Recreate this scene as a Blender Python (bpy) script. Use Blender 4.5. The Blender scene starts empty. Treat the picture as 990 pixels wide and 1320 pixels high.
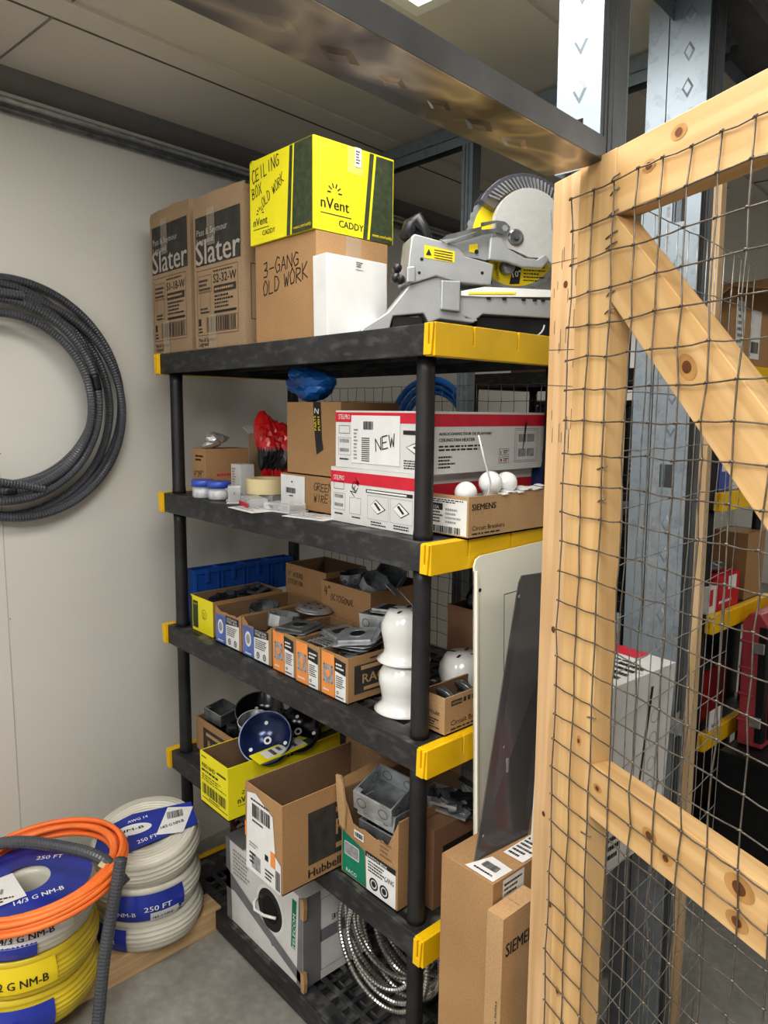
import bpy, bmesh, math, random
from mathutils import Vector, Matrix
random.seed(7)
R = math.radians
FL = -0.07                      # floor height (shelf tray tops are at 0, .44, .88, 1.32, 1.76)
COL = bpy.context.scene.collection

# ------------------------------------------------------------------ materials
def new(name, col=(.5, .5, .5), rough=.6, metal=0, **kw):
    m = bpy.data.materials.new(name); m.use_nodes = True
    b = m.node_tree.nodes['Principled BSDF']
    b.inputs['Base Color'].default_value = (*col, 1)
    b.inputs['Roughness'].default_value = rough
    b.inputs['Metallic'].default_value = metal
    for k, v in kw.items(): b.inputs[k.replace('_', ' ')].default_value = v
    return m
def nz(m, kind='ShaderNodeTexNoise', scale=10, stretch=(1, 1, 1), detail=4):
    nt = m.node_tree; tc = nt.nodes.new('ShaderNodeTexCoord'); mp = nt.nodes.new('ShaderNodeMapping')
    mp.inputs['Scale'].default_value = stretch
    nt.links.new(tc.outputs['Object'], mp.inputs['Vector'])
    n = nt.nodes.new(kind); n.inputs['Scale'].default_value = scale
    if 'Detail' in n.inputs: n.inputs['Detail'].default_value = detail
    nt.links.new(mp.outputs['Vector'], n.inputs['Vector'])
    return n
def ramp(m, src, stops):
    r = m.node_tree.nodes.new('ShaderNodeValToRGB'); e = r.color_ramp.elements
    while len(e) < len(stops): e.new(.5)
    for k, (p, c) in enumerate(stops): e[k].position = p; e[k].color = (*c, 1)
    m.node_tree.links.new(src, r.inputs['Fac']); return r
def mixc(m, a, b, fac=None, fv=.5, mode='MIX'):
    x = m.node_tree.nodes.new('ShaderNodeMix'); x.data_type = 'RGBA'; x.blend_type = mode
    L = m.node_tree.links
    L.new(a, x.inputs['A'])
    if isinstance(b, tuple): x.inputs['B'].default_value = (*b, 1)
    else: L.new(b, x.inputs['B'])
    if fac is not None: L.new(fac, x.inputs['Factor'])
    else: x.inputs['Factor'].default_value = fv
    return x.outputs['Result']
def setc(m, sock): m.node_tree.links.new(sock, m.node_tree.nodes['Principled BSDF'].inputs['Base Color'])
def bump(m, sock, st=.3, dist=.002):
    b = m.node_tree.nodes.new('ShaderNodeBump'); b.inputs['Strength'].default_value = st; b.inputs['Distance'].default_value = dist
    m.node_tree.links.new(sock, b.inputs['Height']); m.node_tree.links.new(b.outputs['Normal'], m.node_tree.nodes['Principled BSDF'].inputs['Normal'])
def mul(c, k): return tuple(min(1, x*k) for x in c)
def mottled(name, col, rough=.6, var=.25, scale=8, stretch=(1, 1, 1), bst=0, bscale=None, metal=0, detail=5, **kw):
    m = new(name, col, rough, metal, **kw); n = nz(m, scale=scale, stretch=stretch, detail=detail)
    r = ramp(m, n.outputs['Fac'], [(.3, mul(col, 1-var)), (.7, mul(col, 1+var))]); setc(m, r.outputs['Color'])
    if bst:
        n2 = nz(m, scale=bscale or scale*6, stretch=stretch); bump(m, n2.outputs['Fac'], bst)
    return m
def cardboard(name, col, var=.1):
    m = new(name, col, .85)
    n = nz(m, scale=5, detail=6); r = ramp(m, n.outputs['Fac'], [(.25, mul(col, 1-var*1.6)), (.75, mul(col, 1+var))])
    f = nz(m, scale=260, detail=2); r2 = ramp(m, f.outputs['Fac'], [(.35, (.80, .80, .80)), (.65, (1.08, 1.08, 1.08))])
    setc(m, mixc(m, r.outputs['Color'], r2.outputs['Color'], fv=.6, mode='MULTIPLY'))
    w = nz(m, 'ShaderNodeTexWave', scale=70); bump(m, w.outputs['Fac'], .06, .002)
    return m
CARD = cardboard('kraft_cardboard', (.40, .24, .115))
CARDL = cardboard('pale_kraft_cardboard', (.48, .31, .16))
CARDG = cardboard('greyish_cardboard', (.37, .26, .16))
CARDD = cardboard('dark_kraft_cardboard', (.25, .14, .08))
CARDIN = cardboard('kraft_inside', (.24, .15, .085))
WHITEC = mottled('white_carton', (.66, .655, .64), .6, .06, 12)
YELC = mottled('yellow_carton', (.80, .72, .02), .5, .07, 9)
INK = mottled('black_ink', (.022, .021, .02), .6, .3, 40)
INKG = mottled('faded_black_ink', (.045, .042, .036), .7, .35, 30)
OLIVE = mottled('dark_green_ink', (.045, .060, .030), .6, .4, 60)
WHITE = new('white_print', (.78, .78, .76), .5)
STICK = mottled('white_sticker', (.74, .74, .73), .45, .05, 20)
GREYP = mottled('grey_print', (.30, .30, .31), .5, .3, 60)
REDP = mottled('red_print', (.58, .02, .045), .5, .12, 20)
YELP = new('yellow_print', (.80, .62, .02), .5)
ORP = mottled('orange_print', (.80, .30, .08), .5, .12, 15)
BLUP = mottled('blue_print', (.07, .11, .38), .5, .2, 15)
GRNP = mottled('green_print', (.01, .20, .12), .5, .2, 15)
TAPE = new('clear_packing_tape', (.62, .55, .45), .2, Alpha=.3)
PLAST = mottled('black_shelf_plastic', (.024, .025, .028), .48, .45, 6, bst=.15, bscale=150)
def dusty():
    m = PLAST; nt = m.node_tree
    src = nt.nodes['Principled BSDF'].inputs['Base Color'].links[0].from_socket
    n = nz(m, scale=22, detail=14, stretch=(1, 1, 2.5)); r = ramp(m, n.outputs['Fac'], [(.50, (.06, .06, .06)), (.68, (.75, .75, .75))])
    geo = nt.nodes.new('ShaderNodeNewGeometry'); sp = nt.nodes.new('ShaderNodeSeparateXYZ'); nt.links.new(geo.outputs['Normal'], sp.inputs[0])
    up = ramp(m, sp.outputs['Z'], [(.3, (.38, .38, .38)), (.9, (1, 1, 1))])
    f = mixc(m, r.outputs['Color'], up.outputs['Color'], fv=1, mode='MULTIPLY')
    setc(m, mixc(m, src, (.17, .165, .155), fac=f))
dusty()
POSTM = mottled('black_post_plastic', (.020, .020, .022), .42, .4, 14)
YEL = mottled('yellow_plastic', (.80, .50, .008), .38, .08, 10, bst=.05, bscale=80)
GALV = new('galvanised_steel', (.30, .33, .36), .42, .35)
GALVM = mottled('side_shaded_galvanised_steel', (.20, .215, .23), .42, .2, 8, metal=.4)  # darker copy of the stud steel, side shading put into the colour
def galv():
    v = nz(GALV, 'ShaderNodeTexVoronoi', scale=45); r = ramp(GALV, v.outputs['Color'], [(.1, (.20, .24, .28)), (.9, (.30, .35, .395))]); setc(GALV, r.outputs['Color'])
    n = nz(GALV, scale=7); bump(GALV, n.outputs['Fac'], .25, .01)
galv()
GALVD = mottled('dull_dark_steel', (.16, .17, .18), .5, .3, 6, metal=.5, bst=.1)
MOTT = new('steel_painted_reflections', (.42, .42, .40), .3, .75)
def mott():
    n = nz(MOTT, scale=9, detail=2, stretch=(1, .6, 1)); n.inputs['Distortion'].default_value = .6
    r = ramp(MOTT, n.outputs['Fac'], [(.40, (.12, .12, .12)), (.50, (.30, .29, .27)), (.56, (.62, .58, .47)), (.62, (.34, .33, .31))]); setc(MOTT, r.outputs['Color'])  # tan and dark patches paint reflections into the steel's colour
    bump(MOTT, n.outputs['Fac'], .12, .01)
mott()
STEEL = mottled('zinc_steel', (.46, .48, .50), .28, .25, 30, metal=.6)
STEELD = mottled('dark_zinc_steel', (.20, .21, .22), .28, .4, 25, metal=.6)
ALU = mottled('cast_aluminium', (.38, .39, .395), .45, .1, 12, metal=.35)
ALUL = mottled('light_guard_aluminium', (.50, .50, .48), .5, .05, 60, metal=.2)
BLK = mottled('black_plastic', (.018, .018, .02), .35, .3, 20)
BLKS = mottled('black_painted_tin', (.012, .013, .017), .15, .3, 9, metal=.3)
BLUT = mottled('navy_painted_tin', (.020, .035, .11), .18, .55, 7, metal=.3, detail=12)
WPL = mottled('white_glossy_plastic', (.72, .72, .70), .16, .03, 5)
BULB = mottled('frosted_white_glass', (.80, .80, .79), .12, .03, 5)
BLUEB = mottled('blue_bin_plastic', (.012, .075, .30), .4, .15, 10)
BLUEH = mottled('blue_hose_rubber', (.02, .16, .50), .3, .15, 10)
HOSE = mottled('dark_grey_pvc_jacket', (.075, .080, .092), .30, .2, 8)
ORC = mottled('orange_cable_jacket', (.85, .20, .045), .4, .1, 12)
COILW = mottled('white_cable_jacket', (.66, .64, .56), .22, .08, 8, bst=.5, bscale=22)
COILY = mottled('yellow_cable_jacket', (.72, .56, .05), .2, .12, 8, bst=.5, bscale=22)
BLUL = mottled('blue_wrap_label', (.025, .045, .32), .18, .25, 9, bst=.4, bscale=25)
PALEP = new('pale_brown_print', (.42, .38, .33), .6)
ARMOR = mottled('metal_clad_armour', (.50, .49, .46), .25, .2, 20, metal=.85)
CREAM = mottled('cream_enamel', (.84, .82, .70), .4, .03, 3)
DKGR = mottled('dark_grey_enamel', (.11, .107, .105), .22, .15, 4, metal=.3)
REDB = mottled('red_plastic_film', (.55, .02, .02), .2, .3, 18)
PINK = mottled('dull_red_plastic', (.42, .07, .09), .4, .15, 8)
MASK = mottled('cream_masking_tape', (.66, .56, .33), .6, .06, 8)
CLEAR = new('clear_plastic', (.85, .86, .88), .12, Alpha=.38)
GLASSF = new('smoke_guard_plastic', (.10, .10, .12), .15, Alpha=.75)
NAVYB = mottled('navy_plastic_bag', (.015, .03, .10), .15, .4, 14)
GTAPE = mottled('grey_duct_tape', (.20, .20, .21), .42, .15, 12)
LED = new('panel_diffuser', (1, 1, 1), .5); LED.node_tree.nodes['Principled BSDF'].inputs['Emission Color'].default_value = (1, .98, .94, 1); LED.node_tree.nodes['Principled BSDF'].inputs['Emission Strength'].default_value = 6
WALLM = mottled('white_wall_panel', (.66, .65, .61), .38, .03, 1.5, bst=.04, bscale=30)
CEILM = mottled('ceiling_panel', (.66, .62, .56), .5, .05, 2)
FLOORM = new('concrete_floor', (.3, .29, .27), .55)
def conc():
    a = nz(FLOORM, scale=2.5, detail=10); ra = ramp(FLOORM, a.outputs['Fac'], [(.3, (.22, .215, .195)), (.7, (.36, .35, .325))])
    b = nz(FLOORM, scale=40, detail=6); rb = ramp(FLOORM, b.outputs['Fac'], [(.4, (.85, .85, .85)), (.75, (1.15, 1.15, 1.15))])
    setc(FLOORM, mixc(FLOORM, ra.outputs['Color'], rb.outputs['Color'], fv=.7, mode='MULTIPLY')); bump(FLOORM, b.outputs['Fac'], .1)
conc()
def wood(name, c1, c2, sc=1):                      # long axis = local X
    m = new(name, c1, .55); nt = m.node_tree
    w = nz(m, 'ShaderNodeTexWave', scale=11*sc, stretch=(.06, 1, 1)); w.bands_direction = 'DIAGONAL'
    w.inputs['Distortion'].default_value = 9; w.inputs['Detail'].default_value = 3; w.inputs['Detail Scale'].default_value = 1.6
    r = ramp(m, w.outputs['Fac'], [(.2, c1), (.85, c2)])
    n = nz(m, scale=60, stretch=(.05, 1, 1)); r2 = ramp(m, n.outputs['Fac'], [(.3, (.86, .86, .86)), (.7, (1.1, 1.1, 1.1))])
    c = mixc(m, r.outputs['Color'], r2.outputs['Color'], fv=.7, mode='MULTIPLY')
    b = nz(m, scale=3, detail=2); r4 = ramp(m, b.outputs['Fac'], [(.35, (.88, .84, .78)), (.65, (1.06, 1.06, 1.06))])
    c = mixc(m, c, r4.outputs['Color'], fv=.7, mode='MULTIPLY')
    setc(m, c); bump(m, n.outputs['Fac'], .12)
    return m
WOOD = wood('pine_two_by_four', (.59, .375, .17), (.66, .44, .215))
WOODP = wood('pale_pine', (.60, .42, .24), (.68, .50, .30))
WOODJ = wood('pinkish_pine', (.58, .375, .20), (.65, .44, .25))
KNOT = mottled('knot_brown', (.13, .045, .012), .6, .4, 50)
WIREM = mottled('dark_wire', (.19, .17, .145), .4, .3, 60, metal=.7)
WIREG = mottled('grey_wire', (.42, .42, .41), .4, .3, 60, metal=.7)

# ------------------------------------------------------------------ mesh builder
_tc = {}
def glyphs(s, bold):
    k = (s, bold)
    if k in _tc: return _tc[k]
    cu = bpy.data.curves.new('lettering', 'FONT'); cu.body = s; cu.resolution_u = 2; cu.fill_mode = 'FRONT'
    o = bpy.data.objects.new('lettering', cu); COL.objects.link(o)
    dg = bpy.context.evaluated_depsgraph_get(); dg.update()
    me = bpy.data.meshes.new_from_object(o.evaluated_get(dg))
    vs = [tuple(v.co) for v in me.vertices]; fs = [tuple(p.vertices) for p in me.polygons]
    bpy.data.objects.remove(o); bpy.data.curves.remove(cu); bpy.data.meshes.remove(me)
    xs = [v[0] for v in vs] or [0, 1]
    w0, w1 = min(xs), max(xs)
    if bold:                                    # heavier strokes: the same glyphs again, a hair to the right
        n0 = len(vs); f0 = list(fs)
        for k in (1, 2): vs += [(x+.016*k, y, z) for x, y, z in vs[:n0]]; fs += [tuple(i+n0*k for i in f) for f in f0]
    _tc[k] = ([(x-w0, y) for x, y, z in vs], fs, w1-w0); return _tc[k]
STROKES = {'A': [[(0, 0), (.5, 1), (1, 0)], [(.2, .4), (.8, .4)]], 'B': [[(0, 0), (0, 1), (.7, .9), (.7, .6), (0, .5), (.9, .4), (.8, .05), (0, 0)]], 'C': [[(1, .85), (.5, 1), (0, .5), (.4, 0), (1, .15)]],
 'D': [[(0, 0), (0, 1), (.6, .9), (1, .5), (.6, .05), (0, 0)]], 'E': [[(1, 1), (0, 1), (0, 0), (1, 0)], [(0, .5), (.8, .5)]], 'G': [[(1, .85), (.5, 1), (0, .5), (.4, 0), (1, .1), (1, .45), (.6, .45)]],
 'I': [[(.5, 0), (.5, 1)]], 'K': [[(0, 0), (0, 1)], [(.9, 1), (0, .45), (1, 0)]], 'L': [[(0, 1), (0, 0), (.9, 0)]], 'N': [[(0, 0), (0, 1), (1, 0), (1, 1)]], 'O': [[(.5, 1), (0, .6), (.2, 0), (.8, .05), (1, .6), (.5, 1)]],
 'R': [[(0, 0), (0, 1), (.8, .9), (.8, .6), (0, .5), (1, 0)]], 'T': [[(.5, 0), (.5, 1)], [(0, 1), (1, 1)]], 'U': [[(0, 1), (.1, .1), (.6, 0), (1, .3), (1, 1)]], 'W': [[(0, 1), (.25, 0), (.5, .7), (.75, 0), (1, 1)]],
 'X': [[(0, 0), (1, 1)], [(0, 1), (1, 0)]], '3': [[(0, .95), (.7, 1), (.7, .6), (.2, .5), (.9, .4), (.7, .02), (0, .05)]], '4': [[(.2, 1), (0, .45), (1, .45)], [(.75, .9), (.7, 0)]], '-': [[(0, .5), (1, .5)]], '"': [[(.2, 1), (.2, .75)], [(.6, 1), (.6, .75)]],
 'S': [[(1, .9), (.3, 1), (.1, .7), (.9, .4), (.6, 0), (0, .1)]], 'M': [[(0, 0), (.1, 1), (.5, .3), (.9, 1), (1, 0)]]}
class MB:
    def __init__(s): s.v = []; s.f = []; s.m = []; s.mats = []; s.T = Matrix.Identity(4); s.sm = []
    def mi(s, m):
        if m not in s.mats: s.mats.append(m)
        return s.mats.index(m)
    def add(s, vs, fs, m, smooth=False):
        b = len(s.v); T = s.T; s.v += [T @ Vector(v) for v in vs]; k = s.mi(m)
        for f in fs: s.f.append(tuple(b+i for i in f)); s.m.append(k); s.sm.append(smooth)
    def box(s, a, b, m):
        x0, y0, z0 = a; x1, y1, z1 = b
        s.add([(x0, y0, z0), (x1, y0, z0), (x1, y1, z0), (x0, y1, z0), (x0, y0, z1), (x1, y0, z1), (x1, y1, z1), (x0, y1, z1)],
              [(0, 3, 2, 1), (4, 5, 6, 7), (0, 1, 5, 4), (1, 2, 6, 5), (2, 3, 7, 6), (3, 0, 4, 7)], m)
    def cbox(s, c, d, m, rot=None):
        T = s.T; s.T = T @ Matrix.Translation(c) @ (rot.to_4x4() if rot else Matrix.Identity(4))
        s.box([-x/2 for x in d], [x/2 for x in d], m); s.T = T
    def prism(s, pts, h0, h1, m, axis='Y'):        # polygon extruded along an axis
        def P(a, b, h): return (a, h, b) if axis == 'Y' else ((a, b, h) if axis == 'Z' else (h, a, b))
        n = len(pts); vs = [P(a, b, h0) for a, b in pts]+[P(a, b, h1) for a, b in pts]
        s.add(vs, [tuple(range(n)), tuple(range(2*n-1, n-1, -1))]+[(i, i+n, (i+1) % n+n, (i+1) % n) for i in range(n)], m)
    def lathe(s, prof, m, seg=24, c=(0, 0, 0), smooth=True, rad=None):
        vs = []; n = len(prof)
        for i in range(seg):
            a = 2*math.pi*i/seg; k = rad(a) if rad else 1
            for r, z in prof: vs.append((c[0]+r*k*math.cos(a), c[1]+r*k*math.sin(a), c[2]+z))
        fs = []
        for i in range(seg):
            j = (i+1) % seg
            for q in range(n-1): fs.append((i*n+q, j*n+q, j*n+q+1, i*n+q+1))
        s.add(vs, fs, m, smooth)
    def tube(s, pts, r, m, seg=8, closed=False, smooth=True):
        pts = [Vector(p) for p in pts]; n = len(pts); vs = []
        rr = r if isinstance(r, (list, tuple)) else [r]*n
        up = Vector((0, 0, 1)); prev = None
        for i, p in enumerate(pts):
            t = (pts[(i+1) % n]-pts[i-1]) if closed else (pts[min(i+1, n-1)]-pts[max(i-1, 0)])
            if t.length < 1e-9: t = Vector((1, 0, 0))
            t.normalize()
            if prev is None: u = t.orthogonal().normalized()
            else:
                u = prev-t*prev.dot(t)
                u = u.normalized() if u.length > 1e-6 else t.orthogonal().normalized()
            prev = u; w = t.cross(u)
            for k in range(seg):
                a = 2*math.pi*k/seg; vs.append(p+(u*math.cos(a)+w*math.sin(a))*rr[i])
        fs = []
        for i in range(n if closed else n-1):
            j = (i+1) % n
            for k in range(seg): fs.append((i*seg+k, i*seg+(k+1) % seg, j*seg+(k+1) % seg, j*seg+k))
        if not closed: fs += [tuple(range(seg-1, -1, -1)), tuple((n-1)*seg+k for k in range(seg))]
        s.add(vs, fs, m, smooth)
    # -------- flat printing on a face: fn(u, v, level) -> point
    def rect(s, fn, u0, v0, u1, v1, m, lv=1): s.poly(fn, [(u0, v0), (u1, v0), (u1, v1), (u0, v1)], m, lv)
    def poly(s, fn, pts, m, lv=1): s.add([fn(u, v, lv) for u, v in pts], [tuple(range(len(pts)))], m)
    def disc(s, fn, u, v, r, m, lv=1, r0=0, seg=20, sx=1):
        o = [fn(u+r*sx*math.cos(6.2832*i/seg), v+r*math.sin(6.2832*i/seg), lv) for i in range(seg)]
        if not r0: s.add(o, [tuple(range(seg))], m); return
        q = [fn(u+r0*sx*math.cos(6.2832*i/seg), v+r0*math.sin(6.2832*i/seg), lv) for i in range(seg)]
        s.add(o+q, [(i, (i+1) % seg, (i+1) % seg+seg, i+seg) for i in range(seg)], m)
    def frame(s, fn, u0, v0, u1, v1, t, m, lv=1):
        for a in ((u0, v0, u1, v0+t), (u0, v1-t, u1, v1), (u0, v0, u0+t, v1), (u1-t, v0, u1, v1)): s.rect(fn, *a, m, lv)
    def txt(s, fn, t, u, v, size, m, lv=1, bold=True, width=None, rot=0, shear=0, align='l'):
        vs, fs, w = glyphs(t, bold); kx = size if width is None else width/w
        o = {'l': 0, 'c': w/2, 'r': w}[align]; ca, sa = math.cos(R(rot)), math.sin(R(rot)); out = []
        n3 = len(vs)//3 if bold else len(vs)+1
        for q_, (x, y) in enumerate(vs):
            a, b = (x-o+shear*y)*kx, y*size; out.append(fn(u+a*ca-b*sa, v+a*sa+b*ca, lv+.16*(q_//n3)))
        s.add(out, fs, m)
    def hand(s, fn, t, u, v, h, m=None, lv=1, rot=0, adv=1.15, th=None, asp=.6):
        m = m or INK; th = th or h*.045; x = 0; ca, sa = math.cos(R(rot)), math.sin(R(rot)); rnd = random.Random(len(t)*13+ord(t[0]))
        for ch in t:
            if ch == ' ': x += h*.45; continue
            dy = rnd.uniform(-.07, .07)*h; k = rnd.uniform(.9, 1.1)
            for st in STROKES.get(ch, []):
                q = [(x+a*h*asp+b*h*.12, b*h*k+dy) for a, b in st]
                for (a0, b0), (a1, b1) in zip(q, q[1:]):
                    dx, dz = a1-a0, b1-b0; L = math.hypot(dx, dz) or 1; nx, ny = -dz/L*th, dx/L*th
                    ex, ey = dx/L*th*.5, dz/L*th*.5
                    Q = [(a0-ex+nx, b0-ey+ny), (a0-ex-nx, b0-ey-ny), (a1+ex-nx, b1+ey-ny), (a1+ex+nx, b1+ey+ny)]
                    s.poly(fn, [(u+a*ca-b*sa, v+a*sa+b*ca) for a, b in Q], m, lv)
            x += h*asp*adv+h*.08
    def lines(s, fn, u0, v0, u1, v1, n, m, lv=1, seed=1, fill=.5):      # rows of print too small to read
        rnd = random.Random(seed); dv = (v1-v0)/n
        for i in range(n):
            v = v1-(i+1)*dv; u = u0; e = u1-(u1-u0)*rnd.uniform(0, .35)
            while u < e:
                L = rnd.uniform(.04, .13)*(u1-u0); s.rect(fn, u, v+dv*.25, min(u+L, e), v+dv*(.25+fill), m, lv); u += L+(u1-u0)*.025
    def barcode(s, fn, u0, v0, u1, v1, m=None, lv=1, seed=1):
        rnd = random.Random(seed); u = u0; k = (u1-u0)/60
        while u < u1: w = rnd.choice((1, 1, 2, 3))*k; s.rect(fn, u, v0, min(u+w, u1), v1, m or INK, lv); u += w+rnd.choice((1, 1, 2))*k
    def build(s, name, parent=None, loc=None, rot=None, bev=0, sub=0, smooth_angle=None):
        me = bpy.data.meshes.new(name); me.from_pydata([tuple(v) for v in s.v], [], s.f)
        for m in s.mats: me.materials.append(m)
        me.polygons.foreach_set('material_index', s.m); me.polygons.foreach_set('use_smooth', s.sm); me.update()
        o = bpy.data.objects.new(name, me); COL.objects.link(o)
        if parent: o.parent = parent
        if loc: o.location = loc
        if rot: o.rotation_euler = rot
        if bev:
            b = o.modifiers.new('soft_edge', 'BEVEL'); b.width = bev; b.segments = 2; b.limit_method = 'ANGLE'; b.angle_limit = R(40)
        return o
def tag(o, label, cat, group=None, kind=None):
    if label: o['label'] = label
    if cat: o['category'] = cat
    if group: o['group'] = group
    if kind: o['kind'] = kind
    return o
def thing(name, label, cat, loc=(0, 0, 0), rot=(0, 0, 0), group=None):
    o = bpy.data.objects.new(name, None); COL.objects.link(o); o.empty_display_size = .05; o.location = loc
    o.rotation_euler = rot if isinstance(rot, tuple) else (0, 0, R(rot)); return tag(o, label, cat, group)
def struct(name, mb, **k): o = mb.build(name, **k); o['kind'] = 'structure'; return o
def dup(o, parent=None):
    c = o.copy(); COL.objects.link(c)
    if parent: c.parent = parent
    for ch in list(o.children): dup(ch, c)
    return c
E0 = .0007
def FL_(w, h=0): return lambda u, v, l: (-w+u, -E0*l, v)              # front face, -Y
def FR_(w=0, h=0): return lambda u, v, l: (E0*l, u, v)                # right face, +X
def FT_(w, h): return lambda u, v, l: (-w+u, v, h+E0*l)               # top face

# ------------------------------------------------------------------ cartons; local origin = near bottom corner, body at x<0, y>0
def carton(name, label, near, w, d, h, mat=CARD, opened=False, rot=0, prL=None, prR=None, prT=None, group=None, flaps=(), t=.0035, inside=None, cut=None, cat='box', lean=None, tape=False):
    root = thing(name, label, cat, near, lean or rot, group)
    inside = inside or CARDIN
    m = MB()
    if opened:
        c = cut or 0
        m.box((-w, 0, 0), (0, d, t), mat)
        if cut:    # front wall torn lower in the middle
            jag = [(-w, 0), (0, 0), (0, h)]; k = 6
            jag += [(-w*.18-w*.62*i/k, h-c+(random.uniform(-.004, .004))) for i in range(k+1)]+[(-w, h)]
            m.prism(jag, 0, t, mat)
        else: m.box((-w, 0, 0), (0, t, h), mat)
        m.box((-t, t, 0), (0, d, h), mat); m.box((-w, t, 0), (-w+t, d, h), mat); m.box((-w+t, d-t, 0), (-t, d, h), mat)
        e = .0006
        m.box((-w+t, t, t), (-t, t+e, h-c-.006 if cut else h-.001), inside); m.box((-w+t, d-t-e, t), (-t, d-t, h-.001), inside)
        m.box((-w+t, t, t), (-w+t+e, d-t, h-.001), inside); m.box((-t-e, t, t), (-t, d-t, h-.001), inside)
    else:
        m.box((-w, 0, 0), (0, d, h), mat)
        if tape:
            m.rect(FT_(w, h), 0, d*.5-.024, w, d*.5+.024, TAPE, .5); m.rect(FR_(), d*.5-.024, h-.06, d*.5+.024, h, TAPE, .5)
        m.rect(FT_(w, h), .004, d*.5-.0008, w-.004, d*.5+.0008, CARDD, .4)
    if prL: prL(m, FL_(w), w, h)
    if prR: prR(m, FR_(), d, h)
    if prT: prT(m, FT_(w, h), w, d)
    m.build('carton_body', root, bev=.0012)
    for f in flaps:                                                      # (side, length, angle from vertical outward)
        side, L, a = f[:3]; q = MB(); ca, sa = math.cos(R(a)), math.sin(R(a))
        fm = f[3] if len(f) > 3 else mat; k = 5; ps = []
        W = w if side in 'FB' else d
        for i in range(k+1):
            x = W*(i/k); jig = random.uniform(-.004, .004) if 0 < i < k else -.006
            ps.append((x, L+jig))
        poly = [(0, 0), (W, 0)]+ps[::-1]
        def P(u, v, th):
            o = v*sa+th*ca; z = h+v*ca-th*sa
            return {'F': (-w+u, -o, z), 'B': (-w+u, d+o, z), 'R': (o, u, z), 'L': (-w-o, u, z)}[side]
        n = len(poly); q.add([P(u, v, 0) for u, v in poly]+[P(u, v, -t) for u, v in poly], [tuple(range(n)), tuple(range(2*n-1, n-1, -1))]+[(i, i+n, (i+1) % n+n, (i+1) % n) for i in range(n)], fm)
        q.build('flap', root)
    return root
def sticker(root, fn, u0, v0, u1, v1, draw=None, name='shipping_label', mat=STICK, lab=None, lv=2, pts=None):
    m = MB()
    if pts: m.poly(fn, pts, mat, lv)
    else: m.rect(fn, u0, v0, u1, v1, mat, lv)
    if draw: draw(m, lambda u, v, l: fn(u, v, l+lv))
    o = m.build(name, root)
    if lab: o['label'] = lab
    return o

# ================================================================== SETTING
WA = R(6)
def wallpt(y, z, off=0):                      # a point on the left wall (6 degrees off the shelf's axis), off = distance into the room
    return (-1.36*1-math.tan(WA)*y+off, y, z)
m = MB(); m.box((-5, -4, FL-.05), (5, 7, FL), FLOORM); struct('floor', m)
m = MB(); T = Matrix.Translation((-1.36, 0, 0)) @ Matrix.Rotation(WA, 4, 'Z'); m.T = T
m.box((-.06, -4, FL), (0, 7, 2.52), WALLM)
struct('wall_left', m)
m = MB(); m.T = T                              # panel joint lines on the wall
m.box((0, -.452, FL), (.0008, -.449, 2.5), mottled('joint_grey', (.45, .44, .42), .6, .1, 5))
for z in (.95, 1.45, 2.0):
    m.box((0, -.447, z), (.001, -.443, z+.004), GREYP)
struct('trim_1', m)
m = MB(); m.T = T; m.box((-.06, -4, 2.52), (5.5, 7, 2.58), CEILM)
struct('ceiling', m)
SEAM = mottled('ceiling_seam', (.22, .20, .18), .7, .2, 10)
m = MB(); m.T = T
for y in (-.42, 2.0, 4.4): m.box((.0, y, 2.5165), (5.4, y+.004, 2.52), SEAM)
for x in (.40, 1.68, 2.9): m.box((x, -4, 2.5165), (x+.003, 7, 2.52), SEAM)
for x in (.42, 1.22): m.box((x, -4, 2.512), (x+.09, 7, 2.52), CEILM)
struct('trim_2', m)
COVE = mottled('cove_grey', (.20, .195, .19), .5, .1, 6)
m = MB(); m.T = T; m.prism([(0, 2.52), (.05, 2.52), (.045, 2.495), (0, 2.47)], -4, 7, COVE, 'Y'); struct('trim_3', m)
m = MB(); m.box((-5, 6.6, FL), (5, 6.7, 2.55), WALLM); struct('wall_back', m)
m = MB(); m.box((4.2, -4, FL), (4.3, 6.7, 2.55), WALLM); struct('wall_right', m)
# conduits clipped under the ceiling
for k, (z, r) in enumerate(((2.443, .011), (2.418, .009))):
    c = MB(); c.T = T; c.tube([(.014+.002*k, y, z) for y in (-4, -2, 0, 2, 4, 6.5)], r, [STEEL, STEELD][k], 10)
    tag(c.build('metal_conduit'), ['thicker upper steel conduit running along the top of the white wall', 'thinner lower steel conduit running along the top of the white wall'][k], 'conduit')

# ceiling light
t = thing('ceiling_light', 'bright rectangular ceiling light panel at the top edge above the steel beam', 'ceiling light', (.098, -.348, 2.512), 6)
m = MB()
for a, b in (((-.32, -.62), (.32, -.59)), ((-.32, .59), (.32, .62)), ((-.32, -.59), (-.29, .59)), ((.29, -.59), (.32, .59))): m.box((*a, -.012), (*b, .003), WHITE)
m.build('frame', t)
m = MB(); m.box((-.29, -.59, -.004), (.29, .59, .002), LED); m.build('diffuser', t)

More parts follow.
